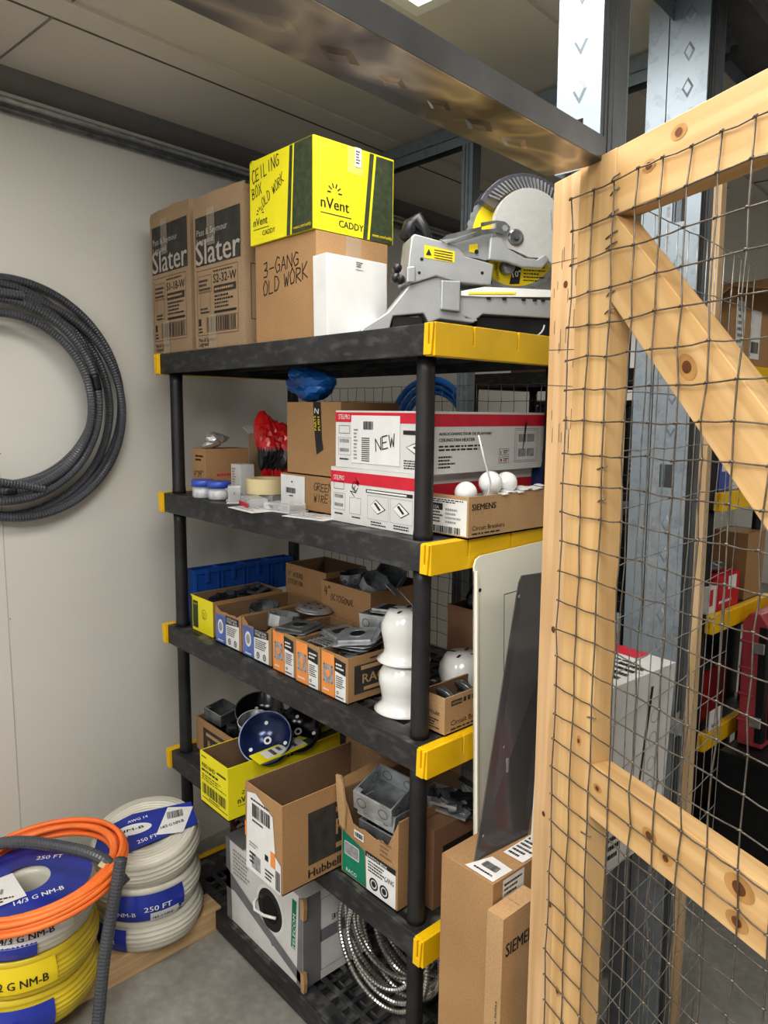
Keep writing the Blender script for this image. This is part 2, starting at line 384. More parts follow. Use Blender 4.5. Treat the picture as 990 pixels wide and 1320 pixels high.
# ================================================================== SHELVING UNIT
def shelving(label, loc):
    root = thing('shelving_unit', label, 'shelving unit', loc)
    L, D, H = 1.18, .52, .062
    for z in (1.76, 1.32, .88, .44, 0.0):
        m = MB(); s = .008
        m.box((-L, 0, z-H), (0, s, z), PLAST); m.box((-L, D-s, z-H), (0, D, z), PLAST)
        m.box((-L, s, z-H), (-L+s, D-s, z), PLAST); m.box((-s, s, z-H), (0, D-s, z), PLAST)
        th = .006; rim = .055
        m.box((-L+s, s, z-th), (-s, rim, z-.0005), PLAST); m.box((-L+s, D-rim, z-th), (-s, D-s, z-.0005), PLAST)
        for x0, x1 in ((-L+s, -L+.1), (-.1, -s), (-L/2-.02, -L/2+.02)): m.box((x0, rim, z-th), (x1, D-rim, z-.0005), PLAST)
        for i in range(22):                                    # lattice of bars
            x = -L+.1+i*(L-.2)/21
            m.box((x-.006, rim, z-th-.006), (x+.006, D-rim, z-.001), PLAST)
        for j in range(6):
            y = rim+(j+.5)*(D-2*rim)/6; m.box((-L+.1, y-.009, z-th), (-.1, y+.009, z-.0007), PLAST)
        for y in (.12, .26, .40): m.box((-L+s, y-.003, z-.045), (-s, y+.003, z-th), PLAST)
        for i in range(5):                                     # small square holes along the rim
            x = -L+.13+i*.24; m.rect(lambda u, v, l: (u, v, z+.0002), x, .018, x+.045, .034, BLK, 0)
        m.build('shelf_tray', root, bev=.002)
        for sx in (0, 1):
            q = MB(); X = (lambda x: x) if sx == 0 else (lambda x: -L-x)
            def B(x0, y0, z0, x1, y1, z1): a, b = sorted((X(x0), X(x1))); q.box((a, y0, z+z0), (b, y1, z+z1), YEL)
            B(0, -.003, -H-.002, .018, D+.003, .001)
            notch = [(-.003, -H-.002), (D+.003, -H-.002), (D+.003, .001)]
            for yy in (.40, .255, .11): notch += [(yy+.004, .001), (yy+.003, -.038), (yy, -.038), (yy-.001, .001)]
            notch += [(-.003, .001)]
            a, b = sorted((X(.018), X(.027))); q.prism([(y_, z+z_) for y_, z_ in notch], a, b, YEL, 'X')
            front = [(0, -H), (.021, -H), (.026, 0), (.0175, 0), (.0165, -.042), (.012, -.042), (.0125, 0), (.002, 0)]
            q.prism([(X(u), z+v) for u, v in front], -.009, -.003, YEL, 'Y')
            q.build('end_cap', root, bev=.0015)
    for k in range(4):
        for x in (-.035, -L+.035):
            for y in (.036, D-.036):
                m = MB(); z0 = .44*k; z1 = .44*(k+1)-H
                m.lathe([(0, z0-.004), (.0215, z0-.004), (.0215, z0+.012), (.0205, z0+.02), (.0195, z1-.03), (.0205, z1), (0, z1)], POSTM, 20, (x, y, 0)); m.build('post', root)
    for x in (-.035, -L+.035):
        for y in (.036, D-.036):
            m = MB(); m.lathe([(0, FL), (.02, FL), (.02, -.05), (0, -.05)], POSTM, 16, (x, y, 0)); m.build('foot', root)
    return root
sh = shelving('black plastic five-tier shelving unit with yellow end caps, loaded with electrical supplies', (0, 0, 0))
s2 = dup(sh); s2.location = (-.06, 1.5, 0); s2['label'] = 'farther black and yellow shelving unit seen through the wire mesh gate'

# ================================================================== TOP TRAY CARTONS
def pr_slater(code, seed):
    def pr(m, f, w, h):
        m.rect(f, .012, h*.59, w-.015, h*.93, INKG)
        m.txt(f, 'Pass & Seymour', .02, h*.80, .026, PALEP, 2, width=w*.62); m.txt(f, 'Legrand', .02, h*.745, .022, PALEP, 2, width=w*.34)
        m.txt(f, 'Slater', .012, h*.60, .095, PALEP, 2, width=w*.88)
        m.frame(f, .015, h*.10, w-.03, h*.56, .0012, INKG)
        m.lines(f, w*.4, h*.525, w*.8, h*.545, 1, INKG)
        m.txt(f, code, w*.40, h*.455, .034, INK, 1, width=w*.45)
        m.rect(f, w*.41, h*.385, w-.04, h*.435, INKG); m.lines(f, w*.43, h*.395, w-.05, h*.425, 1, CARDL, 2)
        m.lines(f, w*.42, h*.275, w-.045, h*.375, 4, INK, seed=seed); m.rect(f, w*.41, h*.245, w-.04, h*.262, INK)
        m.frame(f, w*.09, h*.40, w*.36, h*.52, .001, INKG); m.frame(f, w*.12, h*.26, w*.33, h*.41, .001, INKG)
        m.lines(f, w*.10, h*.41, w*.34, h*.50, 3, INKG, seed=seed+3); m.lines(f, w*.12, h*.25, w*.33, h*.30, 2, INKG, seed=seed+4)
        m.frame(f, w*.24, h*.12, w-.035, h*.225, .001, INK); m.barcode(f, w*.26, h*.125, w-.04, h*.22, seed=seed)
        m.rect(f, .02, h*.17, w*.13, h*.22, INK); m.lines(f, .02, h*.115, w*.16, h*.16, 2, INK, seed=9)
        m.txt(f, 'Pass & Seymour', .02, h*.055, .017, INK, 1, width=w*.36); m.txt(f, 'Legrand', .02, h*.025, .017, INK, 1, width=w*.2)
        m.rect(f, w*.30, .002, w*.46, h*.24, TAPE, 4); m.rect(f, w*.30, h*.72, w*.46, h*.97, TAPE, 4)
    return pr
def pr_side(m, f, d, h):
    m.rect(f, .06, h*.30, d-.03, h*.68, INKG); m.frame(f, .02, h*.18, d-.02, h*.55, .002, INKG)
Z1 = 1.76
carton('tall_carton', 'tall brown carton printed S1-18-W at the left end of the top tray', (-1.002, .02, Z1), .262, .25, .422, CARDG, opened=True, prL=pr_slater('S1-18-W', 1), prR=pr_side, flaps=(('F', .022, -12), ('R', .02, -20)), inside=CARD)
carton('tall_carton', 'tall brown carton printed S2-32-W, second from the left on the top tray', (-.704, .02, Z1), .262, .25, .396, CARDG, opened=True, rot=1.5, prL=pr_slater('S2-32-W', 2), prR=pr_side, flaps=(('F', .034, -8), ('R', .025, 14)), inside=CARD)
def pr_gang(m, f, w, h):
    m.hand(f, '3-GANG', w*.15, h*.66, .034, rot=5); m.hand(f, 'OLD WORK', w*.14, h*.49, .034, rot=6)
carton('brown_carton', 'plain brown carton handwritten 3-GANG OLD WORK under the yellow carton', (-.387, .02, Z1), .262, .226, .246, CARD, prL=pr_gang, tape=True)
def nvent(m, f, u, v, s, rows=True):
    m.txt(f, 'nVent', u, v, s, INK, 1, width=s*2.35)
    for a in range(0, 181, 36):
        c, d = math.cos(R(a+0)), math.sin(R(a+0)); x, y = u+s*1.15, v+s*1.05
        m.poly(f, [(x+c*s*.3-d*s*.05, y+d*s*.3+c*s*.05), (x+c*s*.3+d*s*.05, y+d*s*.3-c*s*.05), (x+c*s*.62+d*s*.05, y+d*s*.62-c*s*.05), (x+c*s*.62-d*s*.05, y+d*s*.62+c*s*.05)], INK)
    m.rect(f, u, v-s*.35, u+s*2.6, v-s*.29, INK); m.txt(f, 'CADDY', u+s*1.5, v-s*1.0, s*.62, INK, 1)
def pr_yl(m, f, w, h):
    m.poly(f, [(w*.60, 0), (w*.655, 0), (w*.70, h*.99), (w*.655, h*.99)], OLIVE); m.poly(f, [(w*.68, 0), (w*.985, 0), (w*.985, h*.995), (w*.725, h*.995)], OLIVE)
    m.txt(f, 'nvent.com/caddy', w*.71, h*.045, .011, YELP, 2, width=w*.26)
    nvent(m, f, w*.06, h*.22, .027)
    m.hand(f, 'CEILING', w*.05, h*.72, .030, rot=12, asp=.45); m.hand(f, 'BOX', w*.05, h*.54, .026, rot=14, asp=.45); m.hand(f, 'OLD WORK', w*.22, h*.42, .023, rot=24, asp=.45)
def pr_yr(m, f, d, h):
    m.poly(f, [(d*.60, 0), (d*.655, 0), (d*.735, h*.99), (d*.68, h*.99)], OLIVE); m.poly(f, [(d*.685, 0), (d*.99, 0), (d*.99, h*.98), (d*.765, h*.98)], OLIVE)
    m.txt(f, 'nvent.com/caddy', d*.72, h*.05, .011, YELP, 2, width=d*.26); nvent(m, f, d*.08, h*.25, .036)
o = carton('yellow_carton', 'yellow carton with dark green stripes handwritten CEILING BOX OLD WORK, highest on the top tray', (-.386, .012, Z1+.2475), .272, .250, .205, YELC, prL=pr_yl, prR=pr_yr, tape=True, flaps=(('L', .02, -80),))
sticker(o, FR_(), .122, .162, .142, .206, lambda m, f: m.lines(f, .125, .168, .139, .20, 5, INK), 'sealing_label')
o = carton('white_carton', 'crumpled white carton standing between the brown carton and the miter saw', (-.326, .006, Z1), .052, .186, .184, WHITEC, lean=(0, R(-1.2), 0))
sticker(o, FR_(), .085, .158, .11, .178, lambda m, f: m.lines(f, .087, .162, .108, .176, 3, INK), 'printed_panel', WHITEC)

# ================================================================== MITER SAW (local x right, y away, z up)
saw = thing('miter_saw', 'grey and yellow miter saw with a round blade guard resting on the top tray', 'miter saw', (-.262, .062, Z1), 60)
K = .00178
def S(*pts): return [((px-440)*K, (438-py)*K) for px, py in pts]
def plate(name, pts, y0, y1, mat, bev=.002, parent=saw): m = MB(); m.prism(S(*pts), y0, y1, mat); return m.build(name, parent, bev=bev)
m = MB()
m.prism(S((432, 437), (440, 428), (471, 408), (499, 373), (534, 361), (557, 359), (566, 366), (568, 405), (590, 412), (594, 414), (586, 418), (541, 414), (526, 420), (519, 408), (478, 413), (473, 431), (458, 437)), 0, .05, ALU)
m.prism(S((432, 437), (471, 408), (474, 431), (458, 437)), .05, .24, ALU); m.prism(S((519, 410), (524, 419), (541, 414), (594, 414), (590, 408), (540, 400)), .05, .24, ALU)
m.prism(S((566, 381), (706, 384), (712, 390), (712, 408), (600, 406), (590, 414), (575, 414), (566, 405)), .0, .02, ALU)
m.box(((566-440)*K, .02, .055), ((712-440)*K, .22, .085), ALU)
m.prism(S((540, 366), (566, 366), (566, 405), (540, 403)), -.012, .0, ALU)
m.build('base_casting', saw, bev=.003)
m = MB(); m.box(((478-440)*K, .006, .008), ((518-440)*K, .22, .045), BLK); m.box(((594-440)*K, .012, 0), ((712-440)*K, .22, .052), BLK)
m.tube([((672-440)*K+.03*math.sin(a), .004, .03-.03*math.cos(a)+.01) for a in [i*.3 for i in range(6)]], .0025, CLEAR, 6); m.build('foot', saw)
m = MB(); m.prism(S((568, 378), (600, 371), (700, 371), (716, 368), (716, 378), (704, 380), (600, 384), (568, 384)), -.004, .20, WPL)
m.prism(S((578, 379), (644, 376), (644, 379), (578, 382)), -.0055, -.004, YELP)
for x in (603, 625, 652, 668, 680): m.prism(S((x, 384), (x+7, 384), (x+6, 387), (x+1, 387)), -.005, -.003, BLK)
m.build('table', saw, bev=.001)
m = MB(); m.prism(S((500, 314), (504, 310), (561, 321), (572, 334), (612, 342), (609, 369), (566, 368), (534, 361), (499, 373), (494, 371), (497, 340)), -.006, .08, ALU)
for x, y, r in ((514, 341, 2.2), (511, 358, 2), (497, 366, 2), (596, 354, 2.2)):
    c = S((x, y))[0]; m.disc(lambda u, v, l: (u, -.006-.0007*l, v), c[0], c[1], r*K, BLK, 1, seg=12)
m.prism(S((494, 352), (505, 350), (505, 371), (494, 371)), -.012, -.006, ALU)
a = m.build('arm_housing', saw, bev=.003)
fs = lambda u, v, l: (u, -.006-.0008*l, v)
m = MB(); p = S((517, 323), (558, 329), (558, 343), (517, 339)); m.poly(fs, p, YELP, 1)
c = S((523, 332))[0]; m.poly(fs, [(c[0]-.007, c[1]-.006), (c[0]+.007, c[1]-.007), (c[0], c[1]+.008)], INK, 2)
for i in range(4): q = S((530, 328+i*3.2), (555, 331+i*3.2)); m.poly(fs, [q[0], q[1], (q[1][0], q[1][1]-.002), (q[0][0], q[0][1]-.002)], INK, 2)
m.build('warning_label', saw)
m = MB()
for x, y in ((484, 352), (482, 364), (488, 366)):
    c = S((x, y))[0]; T0 = m.T; m.T = Matrix.Translation((c[0]-.0, .012, c[1])) @ Matrix.Rotation(R(90), 4, 'X'); m.lathe([(0, -.012), (.009, -.012), (.011, 0), (.009, .012), (0, .012)], BLK, 12); m.T = T0
m.build('clamp_knob', saw)
m = MB(); m.tube([((500-440)*K, .05, (438-309)*K), ((508-440)*K, .06, (438-292)*K), ((516-440)*K, .05, (438-284)*K), ((528-440)*K, .05, (438-300)*K), ((531-440)*K, .05, (438-314)*K)], [.016, .02, .018, .013, .01], BLK, 10); m.build('carry_handle', saw, bev=0)
# second grey arm + link bar
m = MB(); m.prism(S((540, 313), (580, 303), (614, 300), (614, 332), (604, 336), (592, 334), (570, 333), (566, 325)), .01, .045, ALU)
m.prism(S((580, 318), (592, 316), (592, 328), (580, 327)), .008, .0101, YELP); c = S((590, 326))[0]; m.disc(lambda u, v, l: (u, .007, v), c[0], c[1], .005, BLK, seg=12); m.build('motor_bracket', saw, bev=.002)
m = MB()
for pts in (((538, 316), (546, 310), (592, 297), (592, 301), (556, 313)), ((592, 292), (612, 288), (612, 291), (592, 297)), ((592, 301), (612, 298), (612, 303), (596, 306), (556, 320), (546, 320)), ((612, 288), (624, 289), (631, 295), (630, 301), (622, 305), (612, 303))):
    m.prism(S(*pts), -.014, -.008, STEELD)
c = S((624, 297))[0]; m.disc(lambda u, v, l: (u, -.015, v), c[0], c[1], .008, STEEL, seg=6); m.build('link_bar', saw)
bc = S((661, 291))[0]
def YL(cx, cz, y):         # matrix: lathe axis along Y
    return Matrix.Translation((cx, y, cz)) @ Matrix.Rotation(R(90), 4, 'X')
BC = S((655, 300))[0]
m = MB(); m.T = YL(BC[0], BC[1], .055)
n = 120; pts = []
for i in range(n):
    a = 6.28318*i/n; r = .127 if i % 3 else .1235; pts.append((r*math.cos(a), r*math.sin(a)))
m.prism(pts, -.001, .001, STEEL, 'Z')
bl = m.build('blade', saw)
m = MB(); fb = lambda u, v, l: (BC[0]+u, .0535-.0006*l, BC[1]+v)
m.disc(fb, 0, 0, .112, YELP, 1, seg=48)
m.txt(fb, 'DEWALT', -.058, -.108, .027, INK, 2, rot=98, width=.075)
m.txt(fb, 'CONSTRUCTION', -.040, -.100, .011, INK, 2, rot=98, width=.062)
m.poly(fb, [(-.014, -.108), (.012, -.106), (.016, -.06), (-.004, -.058)], INK, 2); m.txt(fb, '10"', -.006, -.092, .020, WHITE, 3, rot=12)
for i in range(9): m.lines(fb, .022, -.10+i*.008, .085-abs(i-3)*.003, -.093+i*.008, 1, INK, 2, seed=i, fill=.4)
m.disc(fb, 0, -.035, .022, STEELD, 3)
m.build('blade_label', bl)
m = MB()   # fixed guard: ventilated dark ring around the pale disc
o1, o2 = .128, .090; cen = bc
def arc(r, a0, a1, n): return [(cen[0]+r*math.cos(R(a0+(a1-a0)*i/n)), cen[1]+r*math.sin(R(a0+(a1-a0)*i/n))) for i in range(n+1)]
m.prism(arc(o1, -35, 152, 30)+arc(o2-.004, 152, -35, 30), .028, .085, GLASSF)
m.build('upper_guard', saw, bev=.002)
m = MB()
for i in range(34):
    a = R(-30+i*5.1); c0, s0 = math.cos(a), math.sin(a); c1, s1 = math.cos(a-.035), math.sin(a-.035)
    q = [(cen[0]+.092*c0, cen[1]+.092*s0), (cen[0]+.092*c1, cen[1]+.092*s1), (cen[0]+.118*math.cos(a+.07), cen[1]+.118*math.sin(a+.07)), (cen[0]+.118*math.cos(a+.105), cen[1]+.118*math.sin(a+.105))]
    m.prism(q, .022, .028, STEEL)
m.build('guard_vent', saw)
m = MB(); disc = arc(.0865, -38, 208, 40)+S((620, 318), (640, 322), (662, 330), (684, 330), (702, 341)); m.prism(disc, .000, .022, ALUL)
m.prism(S((690, 268), (691, 268), (694, 292), (697, 293), (696, 294), (692, 294)), -.001, 0, GREYP); m.build('side_guard_disc', saw, bev=.003)
m = MB(); c = S((642, 306))[0]; m.T = YL(c[0], c[1], 0); m.lathe([(0, .008), (.006, .008), (.007, .004), (.015, .006), (.019, .003), (.019, -.004), (0, -.004)], STEELD, 24, smooth=False); m.build('arbor_bolt', saw); m = MB()
c = S((640, 340))[0]; m.T = YL(c[0], c[1], .035); m.lathe([(0, .012), (.013, .012), (.018, .004), (.018, -.01), (0, -.01)], STEELD, 20); m.build('blade_washer', saw)
m = MB(); m.prism(S((606, 308), (622, 308), (632, 322), (655, 332), (672, 333), (683, 326), (690, 332), (680, 344), (652, 344), (628, 338), (604, 337)), -.008, .004, ALU); m.build('lower_guard_arm', saw, bev=.003)

# ================================================================== TRAY AT 1.32
Z2 = 1.32
def pr_sm(m, f, w, h): m.lines(f, .02, h*.72, w-.01, h*.88, 2, INK); m.hand(f, '4"X4"', .012, h*.38, .022, asp=.4)
carton('small_brown_carton', 'small brown carton with a foil packet on top, behind the far left post', (-1.032, .07, Z2), .083, .157, .145, CARD, prL=pr_sm, prR=lambda m, f, d, h: (m.lines(f, .04, h*.38, d-.02, h*.48, 1, REDP), m.lines(f, .08, h*.2, d-.02, h*.26, 1, REDP)))
def crumple(name, label, cat, c, r, mat, seed, n=3, sz=(1, 1, 1), rough=.35):
    bm = bmesh.new(); bmesh.ops.create_icosphere(bm, subdivisions=n, radius=1); rnd = random.Random(seed)
    dirs = [(Vector((rnd.uniform(-1, 1), rnd.uniform(-1, 1), rnd.uniform(-1, 1))).normalized(), rnd.uniform(-rough, rough)) for _ in range(26)]
    for v in bm.verts:
        k = 1+sum(max(0, v.co.dot(d)-.75)*4*a for d, a in dirs)+rnd.uniform(-.05, .05); v.co = Vector((v.co.x*sz[0], v.co.y*sz[1], v.co.z*sz[2]))*k*r
    mn = min(v.co.z for v in bm.verts)
    for v in bm.verts: v.co += Vector(c)-Vector((0, 0, mn))
    me = bpy.data.meshes.new(name); bm.to_mesh(me); bm.free(); me.materials.append(mat); o = bpy.data.objects.new(name, me); COL.objects.link(o); return tag(o, label, cat)
FOIL = mottled('crumpled_foil', (.65, .66, .68), .15, .5, 40, metal=.7)
crumple('foil_packet', 'silvery foil packet draped on the small brown carton', 'packet', (-1.045, .105, Z2+.1455), .032, FOIL, 4, sz=(1.0, 1.3, .7), rough=.5)
carton('pale_upright_carton', 'pale grey-brown upright carton with an open flap, in front of the wall', (-1.085, .335, Z2), .12, .12, .185, CARDG, opened=True, flaps=(('L', .05, 60, WHITEC), ('B', .02, 0)))
carton('small_white_carton', 'small white upright carton behind the masking tape roll', (-.955, .15, Z2), .058, .05, .098, WHITEC, rot=0, prL=lambda m, f, w, h: m.lines(f, .008, .02, .03, h-.01, 8, GREYP))
for k, (x, y) in enumerate(((-.985, .036), (-.915, .050))):
    j = thing('plastic_jar', ['blue-lidded clear jar nearer the far left post', 'blue-lidded clear jar beside the clear blister packs'][k], 'jar', (x, y, Z2))
    m = MB(); m.lathe([(0, 0), (.030, 0), (.033, .006), (.033, .036), (0, .036)], CLEAR, 20); m.build('jar_body', j)
    m = MB(); m.lathe([(0, .002), (.029, .002), (.029, .028), (.01, .03), (0, .032)], mottled('small_white_parts', (.55, .56, .58), .4, .5, 120), 16); m.build('contents', j)
    m = MB(); m.lathe([(0, .036), (.035, .036), (.035, .054), (.031, .056), (0, .056)], mottled('blue_lid', (.05, .10, .45), .35, .1, 9), 24); m.build('lid', j)
# masking tape
m = MB(); m.lathe([(.035, 0), (.060, 0), (.060, .044), (.035, .044), (.035, 0)], MASK, 40, smooth=False); tag(m.build('masking_tape_roll', loc=(-.785, .135, Z2+.026)), 'cream masking tape roll lying on clear packages', 'tape roll')
def blister(label, c, rot, d, stripe=None, fill=GREYP):
    t = thing('blister_pack', label, 'package', c, rot)
    m = MB(); m.box((-d[0]/2, -d[1]/2, 0), (d[0]/2, d[1]/2, .002), STICK)
    if stripe: m.rect(lambda u, v, l: (u, -d[1]/2-.0006, v), -d[0]/2, .0, d[0]/2, d[2]*.5, stripe)
    m.build('backing_card', t)
    m = MB(); m.box((-d[0]/2+.004, -d[1]/2+.004, .002), (d[0]/2-.004, d[1]/2-.004, d[2]), CLEAR); m.build('plastic_shell', t, bev=.003)
    m = MB(); rnd = random.Random(3)
    for i in range(7): m.cbox((rnd.uniform(-.4, .4)*d[0], rnd.uniform(-.35, .35)*d[1], .006+rnd.random()*(d[2]-.014)), (.02, .012, .008), fill if i % 2 else STEEL, Matrix.Rotation(rnd.random()*3, 3, 'Z'))
    m.build('contents', t)
blister('clear blister pack with red strip, in front of the masking tape roll', (-.715, .048, Z2), -18, (.11, .06, .026), REDP)
blister('tall clear plastic pack beside the blue-lidded jars', (-.825, .050, Z2), -30, (.06, .045, .05))
blister('flat clear bag of bright metal pieces left of the handwritten carton', (-.585, .062, Z2), 8, (.11, .07, .022), None, STEEL)
blister('low clear pack beneath the masking tape roll', (-.785, .145, Z2), 12, (.12, .10, .025))
for k, (c, r_) in enumerate((((-.44, .055), 12), ((-.66, .015), -4))):
    m = MB(); m.box((-.07, -.04, 0), (.07, .045, .0015), STICK); m.lines(lambda u, v, l: (u, v, .0018), -.06, -.03, .05, .035, 4, GREYP)
    tag(m.build('paper_leaflet', loc=(c[0]+(.0 if k == 0 else .0), c[1]-.006, Z2+.0005 if k == 0 else Z2+.0003), rot=(0, 0, R(r_))), ['grey leaflet lying in front of the handwritten carton', 'thin leaflet lying under the blister packs on the tray'][k], 'leaflet')
crumple('red_plastic_bag', 'crumpled red and black plastic bag squeezed behind the brown carton', 'bag', (-.935, .25, Z2), .105, REDB, 11, n=4, sz=(.62, .5, 1.15), rough=.45)
m = MB(); 
for o in bpy.data.objects:
    if o.name == 'red_plastic_bag': o.data.materials.append(BLK); [setattr(p, 'material_index', 1) for p in o.data.polygons if abs(p.center.z-(Z2+.115)) < .033]
# handwritten green wire carton + taller carton on it
def pr_gw(m, f, w, h): m.hand(f, 'GREEN', w*.60, h*.60, .021); m.hand(f, 'WIRE N', w*.60, h*.28, .021)
o = carton('low_brown_carton', 'low brown carton handwritten GREEN WIRE with a white barcode label', (-.425, .118, Z2), .262, .19, .094, CARD, prL=pr_gw)
def dr_lab(m, f):
    m.barcode(f, .03, .04, .075, .055, seed=4); m.lines(f, .045, .03, .065, .036, 1, INK); m.rect(f, .055, .07, .062, .074, INK)
sticker(o, FL_(.262), .004, .008, .118, .09, dr_lab)
def pr_nw(m, f, w, h): pass
o = carton('brown_carton', 'brown carton with a hanging black warning tape strip, on the GREEN WIRE carton', (-.42, .122, Z2+.0945), .238, .20, .196, CARD, opened=True, rot=0)
def dr_strip(m, f):
    m.txt(f, 'N', .128, .167, .020, WHITE, 1, rot=-8, width=.018); m.txt(f, 'PARTS', .139, .122, .014, YELP, 1, rot=96, width=.038); m.txt(f, 'PUSH', .155, .122, .014, YELP, 1, rot=96, width=.036)
sticker(o, FL_(.238), 0, 0, 0, 0, dr_strip, 'black_tape_strip', INK, pts=[(.122, .196), (.154, .196), (.160, .10), (.166, .072), (.137, .058), (.126, .13)])
m = MB(); m.poly(lambda u, v, l: FL_(.238)(u, v, l), [(.137, .07), (.159, .082), (.153, .115), (.132, .108)], GREYP, 3)
# stelpro cartons
def pr_stl(s2_=False):
    def pr(m, f, w, h):
        m.rect(f, .0, h*.80, w, h*.97, REDP) if not s2_ else m.rect(f, 0, h*.72, w*.985, h*.93, REDP)
        b = .72 if s2_ else .80
        m.txt(f, 'STELPRO', .012, h*(b+.05), h*.12, WHITE, 2, width=w*.135)
        for a, b_ in ((.60, .74), (.44, .50), (.28, .34)): m.frame(f, w*.04, h*a, w*.17, h*b_, .001, INK) if a > .5 else m.rect(f, w*.05, h*a, w*.16, h*b_, GREYP)
        m.frame(f, w*.035, h*.22, w*.185, h*.53, .001, GREYP)
        m.lines(f, w*.05, h*.12, w*.16, h*.18, 1, INK)
        if not s2_:
            m.rect(f, w*.19, h*.1, w*.72, h*.92, STICK, 2); m.barcode(f, w*.33, h*.68, w*.44, h*.82, lv=3, seed=6); m.lines(f, w*.22, h*.15, w*.27, h*.7, 9, GREYP, 3)
            for i in range(12): m.rect(f, w*.31, h*(.14+i*.035), w*.40, h*(.155+i*.035), INK, 3)
            m.hand(f, 'NEW', w*.47, h*.33, h*.22, lv=3, rot=12)
            m.rect(f, w*.75, h*.62, w, h*.69, INK)
            m.poly(f, [(w*.78, h*.42), (w*.88, h*.30), (w*.99, h*.42), (w*.9, h*.52)], INK, 1); m.poly(f, [(w*.79, h*.42), (w*.88, h*.32), (w*.98, h*.42), (w*.9, h*.50)], WHITE, 2)
            m.poly(f, [(w*.85, h*.42), (w*.87, h*.44), (w*.94, h*.38), (w*.92, h*.36)], INK, 3); m.lines(f, w*.76, h*.06, w, h*.22, 4, INK, seed=8)
        else:
            m.rect(f, w*.44, h*.60, w*.96, h*.66, INK); m.rect(f, w*.455, h*.615, w*.9, h*.645, WHITE, 2)
            m.frame(f, w*.24, h*.18, w*.38, h*.48, .001, GREYP); m.lines(f, w*.27, h*.1, w*.38, h*.15, 1, INK); m.hand(f, 'NEW', w*.30, h*.50, h*.16, rot=60, asp=.5)
            for u in (.46, .72):
                m.frame(f, w*u, h*.14, w*(u+.24), h*.56, .0008, GREYP)
                m.poly(f, [(w*(u+.03), h*.38), (w*(u+.12), h*.24), (w*(u+.21), h*.34), (w*(u+.10), h*.50)], INK, 1); m.poly(f, [(w*(u+.035), h*.38), (w*(u+.12), h*.255), (w*(u+.2), h*.34), (w*(u+.10), h*.485)], WHITE, 2)
                m.poly(f, [(w*(u+.08), h*.43), (w*(u+.10), h*.45), (w*(u+.16), h*.33), (w*(u+.14), h*.31)], INK, 3)
                m.lines(f, w*(u+.04), h*.03, w*(u+.22), h*.12, 2, INK, seed=int(u*50))
    return pr
def pr_str(m, f, d, h):
    m.rect(f, 0, h*.76, d, h*.96, REDP); m.txt(f, 'AEROCONVECTEUR DE PLAFOND', .03, h*.62, h*.065, INK, width=d*.42); m.txt(f, 'CEILING FAN HEATER', .03, h*.52, h*.075, INK, width=d*.28)
    m.lines(f, .03, h*.36, d*.45, h*.47, 2, INK, seed=3); m.lines(f, .03, h*.08, d*.2, h*.30, 4, INK, seed=5)
    m.frame(f, d*.70, h*.12, d*.92, h*.72, .0012, GREYP); m.frame(f, d*.715, h*.15, d*.905, h*.69, .0009, GREYP)
    for v in (.48, .22): m.rect(f, d*.735, h*v, d*.805, h*(v+.14), GREYP); m.rect(f, d*.815, h*v, d*.885, h*(v+.14), GREYP)
    m.poly(f, [(d*.775, h*.34), (d*.78, h*.34), (d*.81, h*.86), (d*.79, h*.80)], INK, 2)
    for v in (.12, .26): m.frame(f, d*.56, h*v, d*.65, h*(v+.11), .0008, INK); m.lines(f, d*.60, h*(v+.02), d*.645, h*(v+.09), 2, INK)
    m.txt(f, '3', d*.57, h*.28, h*.08, INK, 1); m.rect(f, d*.572, h*.15, d*.585, h*.20, REDP, 2)
carton('heater_carton', 'white carton with a red stripe, lower of the two stacked behind the right post', (-.078, .058, Z2), .30, .425, .133, WHITEC, prL=pr_stl(True), prR=lambda m, f, d, h: m.rect(f, 0, h*.60, d, h*.82, REDP))
carton('heater_carton', 'white carton with a red stripe handwritten NEW, upper of the two stacked', (-.048, .062, Z2+.1335), .31, .425, .135, WHITEC, prL=pr_stl(), prR=pr_str, rot=1)
# siemens breaker carton
def pr_siL(m, f, w, h):
    m.rect(f, .018, .006, w-.004, h-.008, STICK, 1); m.rect(f, .022, h*.62, .052, h*.78, INK, 2); m.txt(f, '15A', .026, h*.645, .011, WHITE, 3)
    m.lines(f, .022, h*.80, w-.01, h*.9, 2, INK, 2); m.lines(f, .022, h*.3, .055, h*.6, 4, INK, 2, seed=2); m.lines(f, .06, h*.3, w-.02, h*.7, 4, GREYP, 2, seed=5); m.barcode(f, .022, h*.08, w-.02, h*.24, lv=2, seed=8)
    m.txt(f, 'SIEMENS', .013, .008, .013, INK, 1, rot=90, width=.07)
def pr_siR(m, f, d, h):
    m.txt(f, 'SIEMENS', .010, h*.68, .019, INK, width=.078); m.txt(f, 'Circuit Breakers', .012, h*.20, .014, INK, width=.108, bold=False); m.lines(f, .012, h*.08, .15, h*.15, 1, INK, seed=2)
sie = carton('breaker_carton', 'open brown carton printed SIEMENS Circuit Breakers holding white bulbs at the tray end', (.036, .098, Z2+.0015), .125, .30, .090, CARDL, opened=True, prL=pr_siL, prR=pr_siR)
